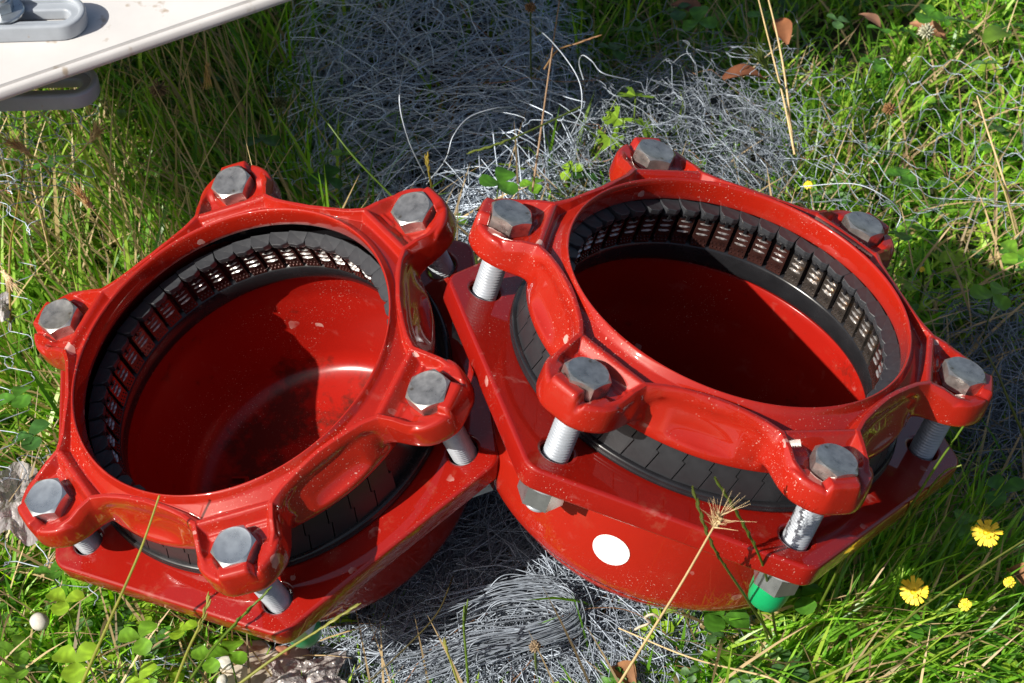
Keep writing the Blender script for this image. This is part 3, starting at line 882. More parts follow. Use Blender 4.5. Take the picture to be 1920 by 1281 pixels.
def hex_net(px0, py0, px1, py1, cell=0.017, amp=0.008, lift=0.02, wave=0.06, skew=0.0, seed=0, jit=0.12, rot=0.0, bulge=0.0, level=False):
    """chicken wire: zigzag wires that run twisted together in pairs, draped over the bumps"""
    g = np.random.default_rng(seed)
    c0 = at(px0, py1, 0.0); c1 = at(px1, py0, 0.0)
    cx, cy = (c0[0] + c1[0]) / 2, (c0[1] + c1[1]) / 2
    Wd, Hd = abs(c1[0] - c0[0]), abs(c1[1] - c0[1])
    if level: Wd, Hd, rot = Hd, Wd, rot + math.pi / 2     # wires run from side to side
    nw = int(Wd / cell) + 1; nr = int(Hd / (cell * 0.85)) + 1
    seg = 8
    lines = []
    for i in range(nw):
        pts = []
        for j in range(nr * seg):
            f = (j % (2 * seg)) / (2 * seg)          # one full repeat over two rows
            # trapezoid wave: stays right, crosses, stays left, crosses
            if f < 0.28: k = 0.5
            elif f < 0.5: k = 0.5 - (f - 0.28) / 0.22
            elif f < 0.78: k = -0.5
            else: k = -0.5 + (f - 0.78) / 0.22
            s = 1 if i % 2 == 0 else -1
            tw = 0.0006 * math.sin(j * 2.6 + (0 if s > 0 else math.pi)) if abs(k) == 0.5 else 0
            pts.append(((i + 0.94 * k * s) * cell + tw, j / seg * cell * 0.85))
        lines.append(pts)
    P = np.array(lines, float)
    X = P[..., 0] - Wd / 2; Y = P[..., 1] - Hd / 2
    def nz(sc):
        a = g.uniform(0, 6.28, 6); k = g.normal(0, 1 / sc * 2.2, (6, 2))
        return sum(np.sin(k[q, 0] * X + k[q, 1] * Y + a[q]) for q in range(6)) / 6 ** 0.5
    co, si = math.cos(rot), math.sin(rot)
    dx = nz(wave) * amp * 0.9; dy = nz(wave) * amp * 0.9
    X2 = X * co - Y * si + dx; Y2 = X * si + Y * co + dy + skew * X
    Z = nz(wave) * amp + nz(wave * 0.6) * amp * 0.35
    q = (X / (Wd / 2)) ** 2 + (Y / (Hd / 2)) ** 2
    Z = np.maximum(Z + lift + bulge * np.clip(1 - q, 0, 1), 0.002) + ground_h(cx + X2, cy + Y2)
    jx = np.cumsum(g.normal(0, cell * 0.035, X.shape), axis=1); jx -= np.linspace(0, 1, X.shape[1])[None] * jx[:, -1:]
    return np.stack([cx + X2 + jx, cy + Y2, Z], -1)

def keep(P, pad=0.0015):
    return P[~inside_coupling(P, pad).any(1)]

def split_keep(P, pad=0.0015, chunk=0):
    """keep of every wire its longest run that is clear of the couplings"""
    bad = inside_coupling(P, pad)
    out = []
    n, m = P.shape[:2]
    for i in range(n):
        if not bad[i].any():
            out.append(P[i]); continue
        free = np.r_[0, (~bad[i]).astype(int), 0]
        d = np.diff(free); a = np.where(d == 1)[0]; b = np.where(d == -1)[0]
        for a0, b0 in zip(a, b):
            if b0 - a0 < 5: continue
            seg = P[i, a0:b0]
            t = np.linspace(0, len(seg) - 1, m)
            out.append(np.stack([np.interp(t, np.arange(len(seg)), seg[:, k]) for k in range(3)], 1))
    return np.array(out).reshape(-1, m, 3)

def netting(label, group_parts, name='wire_netting', r=0.00036, bright=1.0):  # bright scales each heap's tint
    loc = np.mean(np.concatenate([p.reshape(-1, 3) for p in group_parts]), 0)
    root = thing(name, label, 'wire netting', loc.tolist(), 'crumpled wire netting around the couplings')
    geo = []
    for P in group_parts:
        if len(P) == 0: continue
        P = P[:, :]
        V, q, tn = tubes(P - loc, r * rng.uniform(0.8, 1.2, len(P)), 4, wire_tint(len(P)) * bright)
        geo.append((V, q, None, tn))
    V, q, t, tn = join_geo(geo)
    o = link('wire_strands', np_mesh('wire_strands', V, q, t, True, tn), root, M_WIRE)
    o['kind'] = 'stuff'
    return root

netting('dark heap of tangled grey wire in the shade above the left coupling', [
    split_keep(strand_cloud(820, 170, 290, 225, 0.085, 330, 60, curl=0.13)),
    split_keep(strand_cloud(820, 60, 260, 150, 0.095, 130, 60, curl=0.13)),
    split_keep(strand_cloud(800, 300, 240, 70, 0.06, 60, 44, curl=0.4)),
    split_keep(hex_net(540, 100, 760, 400, 0.020, 0.010, 0.05, 0.07, seed=3)),
    split_keep(hex_net(640, 10, 1090, 330, 0.022, 0.014, 0.075, 0.07, seed=4))], bright=2.4, r=0.0004)  # tint raised to put skylight into the shaded wires
netting('bright crumpled chicken wire heaped behind the coupling with the sticker', [
    split_keep(strand_cloud(1270, 250, 215, 125, 0.070, 300, 40, curl=0.4)),
    split_keep(strand_cloud(1060, 270, 60, 120, 0.05, 110, 34, curl=0.35, dirpref=1.4)),
    split_keep(hex_net(1060, 90, 1560, 420, 0.016, 0.012, 0.05, 0.06, seed=5, level=True)),
    split_keep(hex_net(1120, 130, 1500, 380, 0.016, 0.014, 0.06, 0.06, seed=6, rot=0.6)),
    split_keep(hex_net(1180, 70, 1480, 300, 0.016, 0.018, 0.07, 0.05, seed=16, rot=-0.3, level=True))], bright=1.15, r=0.00030)
netting('single sheet of chicken wire spread over the grass at upper right', [
    split_keep(hex_net(1470, 150, 2060, 440, 0.018, 0.011, 0.050, 0.07, seed=7, rot=0.06, level=True)),
    split_keep(hex_net(1480, 230, 1980, 450, 0.022, 0.011, 0.045, 0.07, seed=8, rot=-0.2, level=True))], bright=1.5, r=0.00030)  # whiteness of sunlit wire is put into the tint
netting('grey wire tangle at the right edge beside the sticker coupling', [
    split_keep(strand_cloud(1910, 760, 100, 210, 0.05, 300, 36, curl=0.5)),
    split_keep(hex_net(1830, 540, 2040, 960, 0.014, 0.015, 0.04, 0.04, seed=9))])
netting('thick mat of tangled grey wire between and in front of both couplings', [
    split_keep(strand_cloud(920, 1150, 370, 190, 0.040, 1050, 60, curl=0.25, flat=0.15)),
    split_keep(strand_cloud(930, 980, 200, 190, 0.05, 600, 40, curl=0.35, flat=0.2)),
    split_keep(strand_cloud(1010, 1265, 330, 70, 0.03, 300, 40, curl=0.4, flat=0.2)),
    split_keep(strand_cloud(1240, 1160, 190, 80, 0.03, 160, 40, curl=0.4, flat=0.2))], bright=1.35, r=0.00032)  # tint raised to lighten the mat in the coupling's shadow
netting('bright crumpled chicken wire on the grass at the left edge', [
    split_keep(hex_net(-60, 390, 190, 640, 0.015, 0.012, 0.12, 0.06, seed=10)),
    split_keep(hex_net(-40, 400, 160, 560, 0.014, 0.013, 0.125, 0.06, seed=11, rot=0.7))], bright=2.2)
netting('thin square-meshed wire sheet beside the crumpled foil', [
    split_keep(hex_net(-60, 620, 120, 1060, 0.019, 0.005, 0.085, 0.09, seed=12, rot=0.1)),
    split_keep(hex_net(-20, 930, 290, 1130, 0.015, 0.008, 0.05, 0.06, seed=13, rot=-0.5))], bright=1.7)
netting('short twist of wire in the grass near the bottom left', [
    split_keep(strand_cloud(340, 1250, 190, 34, 0.035, 70, 36, curl=0.35, dirpref=0.1)),
    split_keep(strand_cloud(520, 1260, 70, 50, 0.03, 30, 30, curl=0.4))])

def wire_skein():
    """bundle of parallel wires that doubles back in a loop"""
    n, m = 70, 70
    P = np.empty((n, m, 3))
    for i in range(n):
        k = rng.normal(0, 1)
        w_ = 1.0 + 0.32 * rng.normal()
        ctr = [(850 + rng.normal(0, 35), 1130 + 12 * k), (940, 1112 + 13 * k), (1020, 1112 + 14 * k), (1062 + 6 * k, 1122 + 10 * k), (1082 + 9 * k, 1146), (1068 + 9 * k, 1172 + 10 * k), (1000, 1192 + 15 * k), (900 + rng.normal(0, 40), 1204 + 20 * k), (815 + rng.normal(0, 50), 1228 + 26 * k)]
        ph = rng.uniform(0, 6.28); fq = rng.uniform(1.2, 2.6)
        ctr = [(x + 5 * math.sin(fq * t + ph) + rng.normal(0, 3), y + 5 * math.cos(fq * t + 1.7 * ph) + rng.normal(0, 3)) for t, (x, y) in enumerate(ctr)]
        q = np.array([at(x, y, 0.04) for x, y in ctr])
        q[:, 2] = 0.040 + 0.010 * math.sin(i * 2.4) * np.linspace(1, 0.3, len(q)) + rng.normal(0, 0.002, len(q)) - 0.014 * np.linspace(-1, 1, len(q)) ** 4
        P[i] = spline(q, m)
    return P
netting('combed skein of parallel wires looping back in front of the stickered side', [split_keep(wire_skein(), 0.0, 15)], 'wire_skein', bright=1.1)

def loose_wire(label, pts, r=0.00048):
    q = np.array([at(x, y, z) for x, y, z in pts])
    P = spline(q, 90)
    loc = q[0]
    V, qd, tn = tubes((P - loc)[None], r, 6, np.array([[0.36, 0.40, 0.46]]))
    o = link('loose_wire', np_mesh('loose_wire', V, qd, None, True, tn), None, M_WIRE)
    o.location = loc.tolist()
    tag(o, label, 'wire', 'single loose wires')
loose_wire('long bright wire arching tall over the shaded wire heap', [(800, 335, 0.05), (765, 260, 0.09), (749, 180, 0.115), (770, 100, 0.13), (825, 45, 0.135), (900, 5, 0.13), (1000, -20, 0.12)])
loose_wire('bright wire bent like a hook in front of the shaded wire heap', [(800, 345, 0.05), (835, 300, 0.08), (850, 255, 0.095), (880, 220, 0.10), (930, 203, 0.10), (965, 202, 0.09)])
loose_wire('bright wire bowing down the right side of the shaded wire heap', [(935, 25, 0.10), (1000, 50, 0.12), (1045, 90, 0.125), (1085, 150, 0.115), (1090, 205, 0.10), (1072, 250, 0.08)])
loose_wire('thin wire with a hooked end between the two dark and bright heaps', [(1180, 150, 0.10), (1130, 137, 0.11), (1110, 115, 0.11), (1092, 104, 0.11), (1086, 120, 0.10), (1094, 150, 0.09)])
loose_wire('stray wire running to the right coupling side bolt', [(1500, 350, 0.06), (1600, 345, 0.075), (1660, 370, 0.075), (1688, 400, 0.06), (1680, 430, 0.05)], 0.00042)

# ------------------------------------------------------------------ grass
def blades(px, py, length, width, lean_dir, lean, tint, seg=5, z_add=0.0, bend=1.0):
    """tapering blades that rise from the soil and bow over; every blade its own length, lean and colour"""
    n = len(px)
    base = at_many(px, py, np.zeros(n))
    base[:, 2] = ground_h(base[:, 0], base[:, 1]) + z_add - 0.002
    t = np.linspace(0, 1, seg)
    d = np.stack([np.cos(lean_dir), np.sin(lean_dir)], 1)
    P = np.empty((n, seg, 3))
    cur = base.copy(); P[:, 0] = cur
    ang = lean * 0.45
    for i in range(1, seg):
        ang_i = np.clip(ang + lean * bend * t[i] * 1.3, -1.9, 1.9)
        st = (length / (seg - 1))
        cur = cur + np.concatenate([d * (np.sin(ang_i) * st)[:, None], (np.cos(ang_i) * st)[:, None]], 1)
        P[:, i] = cur
    gz = ground_h(P[..., 0], P[..., 1])
    P[..., 2] = np.maximum(P[..., 2], gz + 0.001 + z_add * 0.3)
    bad = inside_coupling(P, 0.0015).any(1)
    mid = 0.5 * (P[:, 1:] + P[:, :-1])
    bad |= inside_coupling(mid, 0.0015).any(1)
    ok = ~bad
    P, width, d, tint = P[ok], width[ok], d[ok], tint[ok]
    n = len(P)
    side = np.stack([-d[:, 1], d[:, 0], np.zeros(n)], 1)
    ra = rng.uniform(-0.9, 0.9, n)[:, None]
    side = side * np.cos(ra) + np.stack([d[:, 0], d[:, 1], np.zeros(n)], 1) * np.sin(ra) * 0.6
    prof = np.array([0.75, 1.0, 0.95, 0.68, 0.05]) if seg == 5 else np.interp(t, [0, 0.2, 0.6, 1], [0.7, 1, 0.8, 0.05])
    V = np.empty((n, seg, 2, 3))
    off = side[:, None, :] * (width[:, None] * prof[None])[..., None] * 0.5
    V[:, :, 0] = P - off; V[:, :, 1] = P + off
    idx = np.arange(n * seg * 2).reshape(n, seg, 2)
    q = np.stack([idx[:, :-1, 0], idx[:, :-1, 1], idx[:, 1:, 1], idx[:, 1:, 0]], -1).reshape(-1, 4)
    tn = np.repeat(tint[:, None, :], seg * 2, 1).reshape(-1, 3)
    return V.reshape(-1, 3), q, None, tn

def bare(px, py):
    """share of blades that grow at this spot: few come up through the thick wire, few on the bare soil"""
    p = np.ones_like(px)
    def ell(cx, cy, rx, ry): return ((px - cx) / rx) ** 2 + ((py - cy) / ry) ** 2
    p = np.where(ell(830, 190, 270, 190) < 1, 0.10, p)
    p = np.where(ell(1270, 250, 220, 130) < 1, 0.14, p)
    p = np.where(ell(910, 1160, 300, 190) < 1, 0.02, p)
    p = np.where(ell(1060, 1220, 130, 70) < 1, 0.05, p)
    p = np.where(ell(930, 980, 150, 140) < 1, 0.05, p)
    p = np.where(ell(1900, 760, 60, 170) < 1, 0.35, p)
    p = np.where(ell(1590, 50, 90, 70) < 1, 0.12, p)
    p = np.where(ell(560, 1250, 90, 45) < 1, 0.05, p)
    return p

def greens(n, bright=1.0, dry=0.08):
    k = rng.random((n, 1))
    a = np.array([0.050, 0.150, 0.014]); b = np.array([0.155, 0.330, 0.022]); c = np.array([0.29, 0.39, 0.055])
    col = np.where(k < 0.6, a + (b - a) * (k / 0.6), b + (c - b) * ((k - 0.6) / 0.4)) * 1.2 * bright * rng.uniform(0.7, 1.25, (n, 1))
    dr = rng.random((n, 1)) < dry
    straw = np.array([0.55, 0.41, 0.20]) * rng.uniform(0.6, 1.15, (n, 1))
    return np.where(dr, straw, col)

def scatter(n, x0, y0, x1, y1, clump=0.5):
    px = rng.uniform(x0, x1, n); py = rng.uniform(y0, y1, n)
    u = rng.random(n)
    k = (0.5 + 0.5 * np.sin(px * 0.021 + 1.1 * np.sin(py * 0.017)) * np.cos(py * 0.026 + np.sin(px * 0.013))) * clump + (1 - clump)
    ok = (u < bare(px, py) * k)
    return px[ok], py[ok]

def make_grass():
    geo = []
    # short, bright sward on the right and at the bottom, with matted thatch beneath
    px, py = scatter(26000, 1000, -160, 2080, 1420)
    n = len(px)
    geo.append(blades(px, py, rng.uniform(0.016, 0.048, n), rng.uniform(0.0014, 0.0042, n), rng.uniform(0, 6.28, n), np.abs(rng.normal(0.95, 0.35, n)), greens(n, 1.4, 0.12)))
    px, py = scatter(11000, -120, 1000, 900, 1420)
    n = len(px)
    geo.append(blades(px, py, rng.uniform(0.018, 0.052, n), rng.uniform(0.0014, 0.0038, n), rng.uniform(0, 6.28, n), np.abs(rng.normal(0.85, 0.35, n)), greens(n, 1.4, 0.10)))
    # taller, thinner growth on the left, leaning up and away to the left
    px, py = scatter(7500, -160, 60, 700, 900, 0.8)
    n = len(px)
    geo.append(blades(px, py, rng.uniform(0.05, 0.14, n), rng.uniform(0.0012, 0.0034, n), rng.normal(2.45, 0.8, n), np.abs(rng.normal(0.85, 0.3, n)), greens(n, 1.1, 0.20)))
    px, py = scatter(6000, -160, 60, 700, 900)
    n = len(px)
    geo.append(blades(px, py, rng.uniform(0.02, 0.06, n), rng.uniform(0.0016, 0.0040, n), rng.uniform(0, 6.28, n), np.abs(rng.normal(0.8, 0.3, n)), greens(n, 1.0, 0.10)))
    px, py = scatter(6500, -160, -160, 1700, 330)
    n = len(px)
    geo.append(blades(px, py, rng.uniform(0.03, 0.09, n), rng.uniform(0.0014, 0.0040, n), rng.uniform(0, 6.28, n), np.abs(rng.normal(0.6, 0.3, n)), greens(n, 0.95, 0.06)))
    # right-hand tussock below the stickered coupling
    px = rng.normal(1610, 190, 2200); py = rng.normal(1150, 80, 2200)
    n = len(px)
    geo.append(blades(px, py, rng.uniform(0.04, 0.10, n), rng.uniform(0.0014, 0.0034, n), rng.normal(0.6, 0.8, n), np.abs(rng.normal(0.7, 0.3, n)), greens(n, 1.2, 0.10)))
    V, q, t, tn = join_geo(geo)
    o = link('grass', np_mesh('grass', V, q, None, True, tn), None, M_GRASS)
    tag(o, 'green grass growing all round the two red couplings', 'grass', None, 'stuff')
    geo = []
    px, py = scatter(4800, -150, -150, 2080, 1420, 0.6)
    ok = ((px - 920) / 360) ** 2 + ((py - 1150) / 240) ** 2 > 1
    px, py = px[ok], py[ok]
    n = len(px)
    dry = np.array([0.48, 0.35, 0.18]) * rng.uniform(0.35, 1.15, (n, 1)) * np.array([1, 1, 1])
    geo.append(blades(px, py, rng.uniform(0.03, 0.10, n), rng.uniform(0.0008, 0.0024, n), rng.uniform(0, 6.28, n), rng.normal(1.35, 0.15, n), dry, z_add=0.008, bend=0.25))
    px, py = scatter(280, -120, 120, 560, 640, 0.3)
    n = len(px)
    dry = np.array([0.52, 0.40, 0.20]) * rng.uniform(0.6, 1.2, (n, 1))
    geo.append(blades(px, py, rng.uniform(0.10, 0.19, n), rng.uniform(0.0009, 0.0018, n), rng.normal(2.4, 0.7, n), np.abs(rng.normal(0.75, 0.25, n)), dry, bend=0.5))
    V, q, t, tn = join_geo(geo)
    o = link('dry_thatch', np_mesh('dry_thatch', V, q, None, True, tn), None, M_DRY)
    tag(o, 'dry straw and dead blades matted among the green grass', 'dry grass', None, 'stuff')
make_grass()

# ------------------------------------------------------------------ clover and other leaves
def leaflet_mesh(name='leaflet', length=0.012, width=0.011, notch=0.08, cup=0.30):
    n, m = 8, 5
    V, T = [], []
    for i in range(n):
        t = i / (n - 1)
        wd = width * 0.5 * math.sin(math.pi * min(1, t * 0.86 + 0.02)) ** 0.72 * (0.75 + 0.35 * t)
        if i == 0: wd = width * 0.04
        for j in range(m):
            s = -1 + 2 * j / (m - 1)
            y = length * (t - (notch * (1 - abs(s)) if i == n - 1 else 0) - (0.10 * abs(s) if i >= n - 2 else 0))
            V.append((wd * s, y, cup * wd * abs(s) - 0.10 * length * t * t))
            mark = 1.0 - 0.0 * t
            if abs(t - (0.55 - 0.16 * abs(s))) < 0.10: mark = 1.5
            T.append((mark, mark, mark))
    q = [(i * m + j, i * m + j + 1, (i + 1) * m + j + 1, (i + 1) * m + j) for i in range(n - 1) for j in range(m - 1)]
    return np.array(V), q, np.array(T)

LV, LQ, LT = leaflet_mesh()
_leaf_cache = {}
def leaf_data(ci, col):
    if ci not in _leaf_cache:
        me = np_mesh('leaflet', LV, LQ, None, True, LT * np.array(col))
        me.materials.append(M_LEAF)
        _leaf_cache[ci] = me
    return _leaf_cache[ci]
CLOVER_COLS = [(0.070, 0.200, 0.020), (0.140, 0.300, 0.024), (0.240, 0.400, 0.026), (0.045, 0.130, 0.028), (0.090, 0.190, 0.060)]

def clover(px, py, z, size, ci, label, tilt=0.25, spin=None):
    c = at(px, py, z)
    g = ground_h(c[0], c[1])
    root = thing('clover', label, 'clover', (c[0] + random.uniform(-.006, .006), c[1] + random.uniform(-.006, .006), float(g)), 'clover plants in the grass')
    rel = Vector((c[0], c[1], c[2])) - Vector(root.location)
    P = spline(np.array([(0, 0, 0), (rel.x * 0.2, rel.y * 0.2, rel.z * 0.6), tuple(rel)]), 8)
    V, q, tn = tubes(P[None], 0.0006, 5, np.array([[0.10, 0.18, 0.03]]))
    link('stem', np_mesh('stem', V, q, None, True, tn), root, M_LEAF)
    sp = random.uniform(0, 6.28) if spin is None else spin
    tx, ty = random.uniform(-tilt, tilt) , random.uniform(-tilt, tilt)
    # leaves turn their faces to the light
    base = Matrix.Translation(rel) @ Matrix.Rotation(-0.25 + tx, 4, 'X') @ Matrix.Rotation(ty, 4, 'Y') @ Matrix.Rotation(sp, 4, 'Z')
    s = size / 0.012 * 1.12
    for k in range(3):
        o = link('leaflet', leaf_data(ci, CLOVER_COLS[ci]), root)
        o.matrix_local = base @ Matrix.Rotation(k * 2.0944 + random.uniform(-.2, .2), 4, 'Z') @ Matrix.Rotation(random.uniform(-0.25, 0.35), 4, 'X') @ Matrix.Scale(s * random.uniform(.9, 1.1), 4)
    return root

CL = [
 (935, 343, 0.08, 0.0150, 0, 'mid green clover between the tops of the two couplings'),
 (615, 335, 0.04, 0.0130, 3, 'dark clover behind the top bolt of the left coupling'),
 (492, 262, 0.05, 0.0140, 3, 'shaded clover at the left foot of the dark wire heap'),
 (92, 310, 0.06, 0.0150, 0, 'clover among barley ears at the left edge'),
 (122, 1128, 0.055, 0.0125, 2, 'bright yellow-green clover below the left coupling near the white snail shell'),
 (262, 1196, 0.05, 0.0130, 1, 'clover under the middle of the lowest left flange edge'),
 (142, 1242, 0.055, 0.0140, 2, 'large lit clover near the bottom left corner'),
 (340, 1183, 0.045, 0.0110, 2, 'small bright clover under the left flange'),
 (395, 1232, 0.045, 0.0110, 1, 'clover beside the short twist of wire'),
 (262, 1275, 0.05, 0.0120, 2, 'bright clover cut by the bottom edge of the photo'),
 (30, 1262, 0.05, 0.0120, 1, 'clover in the bottom left corner'),
 (1355, 1160, 0.04, 0.0150, 0, 'clover just below the stickered body'),
 (1505, 1118, 0.06, 0.0150, 0, 'clover beside the lower green bolt cap'),
 (1350, 1230, 0.04, 0.0110, 1, 'clover near the middle of the bottom edge'),
 (1575, 1180, 0.045, 0.0100, 1, 'small clover left of the lower yellow flower'),
 (1725, 1175, 0.05, 0.0110, 0, 'clover under the lower yellow flower'),
 (1800, 985, 0.05, 0.0170, 1, 'large clover left of the upper yellow flower'),
 (1745, 905, 0.05, 0.0150, 3, 'dark clover in the shade of the right flange corner'),
 (1880, 920, 0.05, 0.0140, 0, 'clover between right wire tangle and the upper yellow flower'),
 (1862, 552, 0.055, 0.0160, 1, 'pale clover above the right wire tangle'),
 (1688, 440, 0.05, 0.0140, 0, 'clover touching the right side bolt of the stickered coupling'),
 (1905, 475, 0.05, 0.0130, 1, 'clover at the right edge above the wire tangle'),
 (1187, 55, 0.05, 0.0150, 3, 'dark clover behind the bright wire heap beside the barley'),
 (1310, 40, 0.05, 0.0150, 0, 'broad clover leaf behind the bright wire heap'),
 (1150, 95, 0.04, 0.0130, 3, 'dark clover between the dark and the bright wire heaps'),
 (1270, 20, 0.04, 0.0130, 3, 'dark clover by the brown dead leaf at the top'),
 (1430, 30, 0.04, 0.0140, 0, 'clover by the straw stalks at the top edge'),
 (1740, 30, 0.05, 0.0140, 0, 'clover left of the white clover blossom'),
 (1800, 40, 0.05, 0.0130, 4, 'bluish clover by the dead leaf at upper right'),
 (1850, 120, 0.045, 0.0130, 4, 'bluish clover below the broad plantain leaf'),
 (1650, 55, 0.04, 0.0110, 0, 'clover beside the bare soil at upper right'),
 (1570, 40, 0.035, 0.0110, 4, 'small clover on the bare soil at upper right'),
 (1640, 120, 0.04, 0.0110, 0, 'clover below the bare soil patch'),
 (1690, 330, 0.04, 0.0120, 0, 'clover under the spread sheet of chicken wire'),
 (30, 745, 0.06, 0.0140, 0, 'clover at the left edge above the foil'),
 (55, 820, 0.05, 0.0150, 3, 'dark clover just above the crumpled foil'),
 (95, 1075, 0.05, 0.0120, 0, 'clover under the left corner of the left flange'),
 (1000, 345, 0.045, 0.0110, 1, 'small clover beside the straw by the right coupling'),
 (640, 292, 0.05, 0.0110, 1, 'sunlit clover inside the left part of the dark wire heap'),
 (430, 1225, 0.045, 0.0130, 1, 'clover left of the big pale stone'),
]
for a in CL: clover(*a)

def ground_leaves():
    """low leaves that fill the sward between the plants one can tell apart"""
    geo = []
    n = 950
    px, py = scatter(3000, -100, -120, 2020, 1380, 0.7)
    for x, y in list(zip(px, py))[:n]:
        p = at(x, y, 0); p[2] = ground_h(p[0], p[1]) + rng.uniform(0.008, 0.035)
        if inside_coupling(np.array([p]), 0.012)[0]: continue
        s = rng.uniform(0.5, 1.25); col = np.array(CLOVER_COLS[rng.integers(0, 5)]) * rng.uniform(0.7, 1.1)
        sp = rng.uniform(0, 6.28)
        B = Matrix.Translation(p.tolist()) @ Matrix.Rotation(rng.uniform(-0.5, 0.3), 4, 'X') @ Matrix.Rotation(rng.uniform(-0.4, 0.4), 4, 'Y')
        for k in range(3):
            Mx = np.array(B @ Matrix.Rotation(sp + k * 2.0944, 4, 'Z') @ Matrix.Scale(s, 4))
            V = LV @ Mx[:3, :3].T + Mx[:3, 3]
            geo.append((V, LQ, None, LT * col))
    V, q, t, tn = join_geo(geo)
    o = link('ground_cover', np_mesh('ground_cover', V, q, None, True, tn), None, M_LEAF)
    tag(o, 'low clover and herb leaves filling the grass', 'ground cover', None, 'stuff')
ground_leaves()

def lobed_plant():
    c = at(1195, 150, 0.07); g = float(ground_h(c[0], c[1]))
    root = thing('cranesbill', 'bright yellow-green cranesbill plant with cut leaves growing through the wire', 'plant', (c[0], c[1], g))
    for k, (dx, dy, dz, s, sp) in enumerate(((0.0, 0.004, 0.075, 0.017, 0.3), (-0.014, -0.006, 0.06, 0.014, 2.2), (-0.020, -0.018, 0.05, 0.013, 3.4), (0.008, -0.012, 0.055, 0.012, 5.2))):
        V, q = [(0, 0, 0)], []
        lobes = 7
        tr = []
        for i in range(lobes):
            a = -2.2 + 4.4 * i / (lobes - 1)
            for da, r in ((-0.24, 0.55), (-0.18, 0.92), (-0.05, 0.80), (0.0, 1.0), (0.07, 0.82), (0.18, 0.9), (0.24, 0.55)):
                V.append((s * r * math.sin(a + da), s * r * math.cos(a + da), 0.15 * s * r * math.cos(3 * a)))
        for i in range(1, len(V) - 1): tr.append((0, i + 1, i))
        me = np_mesh('leaf', V, None, tr, False, np.array([0.20, 0.34, 0.025]))
        o = link('leaf', me, root, M_LEAF)
        o.location = (dx, dy, dz); o.rotation_euler = (random.uniform(-.5, 0), random.uniform(-.4, .4), sp)
        P = spline(np.array([(0, 0, 0), (dx * .3, dy * .3, dz * .6), (dx, dy, dz)]), 7)
        V, q, tn = tubes(P[None], 0.0007, 5, np.array([[0.16, 0.24, 0.04]]))
        link('stem', np_mesh('stem', V, q, None, True, tn), root, M_LEAF)
lobed_plant()

def broad_leaf(px, py, z, L, W, ang, col, label, name='plantain_leaf', mat=None, curl=0.25):
    c = at(px, py, z)
    n, m = 10, 5
    V, T = [], []
    for i in range(n):
        t = i / (n - 1)
        wd = W * 0.5 * math.sin(math.pi * (0.04 + 0.94 * t)) ** 0.8
        for j in range(m):
            s = -1 + 2 * j / (m - 1)
            V.append((wd * s, L * (t - 0.5), curl * wd * (abs(s) ** 1.5) + 0.12 * L * math.sin(t * 3) + 0.0006 * math.sin(9 * t + 5 * s)))
            k = 0.85 if j == 2 else 1.0 + 0.15 * math.sin(7 * t + 3 * s)
            T.append([k * x for x in col])
    q = [(i * m + j, i * m + j + 1, (i + 1) * m + j + 1, (i + 1) * m + j) for i in range(n - 1) for j in range(m - 1)]
    me = np_mesh(name, V, q, None, True, np.array(T))
    o = link(name, me, None, mat or M_LEAF)
    o.location = c.tolist(); o.rotation_euler = (random.uniform(-.3, .1), random.uniform(-.2, .2), ang)
    return tag(o, label, 'leaf')
broad_leaf(1868, 72, 0.05, 0.034, 0.020, -0.9, (0.15, 0.27, 0.03), 'broad bright plantain leaf near the upper right corner')
broad_leaf(1740, 60, 0.03, 0.034, 0.014, 1.0, (0.30, 0.14, 0.07), 'brown dead leaf beside the white clover blossom', 'dead_leaf', M_DEAD, 0.5)
broad_leaf(1630, 40, 0.028, 0.026, 0.012, 0.6, (0.20, 0.10, 0.06), 'dull brown dead leaf on the bare soil', 'dead_leaf', M_DEAD, 0.4)
broad_leaf(1468, 60, 0.04, 0.034, 0.016, 0.1, (0.24, 0.09, 0.035), 'russet dead leaf behind the straw stalks', 'dead_leaf', M_DEAD, 0.5)
broad_leaf(1395, 150, 0.035, 0.040, 0.020, -1.2, (0.25, 0.09, 0.04), 'rusty brown dead leaf under the bright wire heap', 'dead_leaf', M_DEAD, 0.5)
broad_leaf(1290, 20, 0.035, 0.030, 0.016, 1.2, (0.22, 0.10, 0.06), 'brown dead leaf at the top edge behind the clover', 'dead_leaf', M_DEAD, 0.5)
broad_leaf(228, 215, 0.06, 0.012, 0.008, 0.2, (0.16, 0.26, 0.06), 'small pale oval leaf below the board in the long grass', 'oval_leaf')
broad_leaf(1172, 1270, 0.03, 0.022, 0.014, 0.5, (0.22, 0.10, 0.04), 'curled brown leaf at the bottom edge right of the wire mat', 'dead_leaf', M_DEAD, 1.0)
broad_leaf(1560, 1130, 0.03, 0.018, 0.010, 0.5, (0.16, 0.07, 0.03), 'curled brown leaf behind the lower green cap in the tussock', 'dead_leaf', M_DEAD, 1.0)
broad_leaf(1905, 1085, 0.04, 0.016, 0.014, 0.5, (0.30, 0.14, 0.06), 'crinkled brown leaf at the right edge below the upper yellow flower', 'dead_leaf', M_DEAD, 1.2)

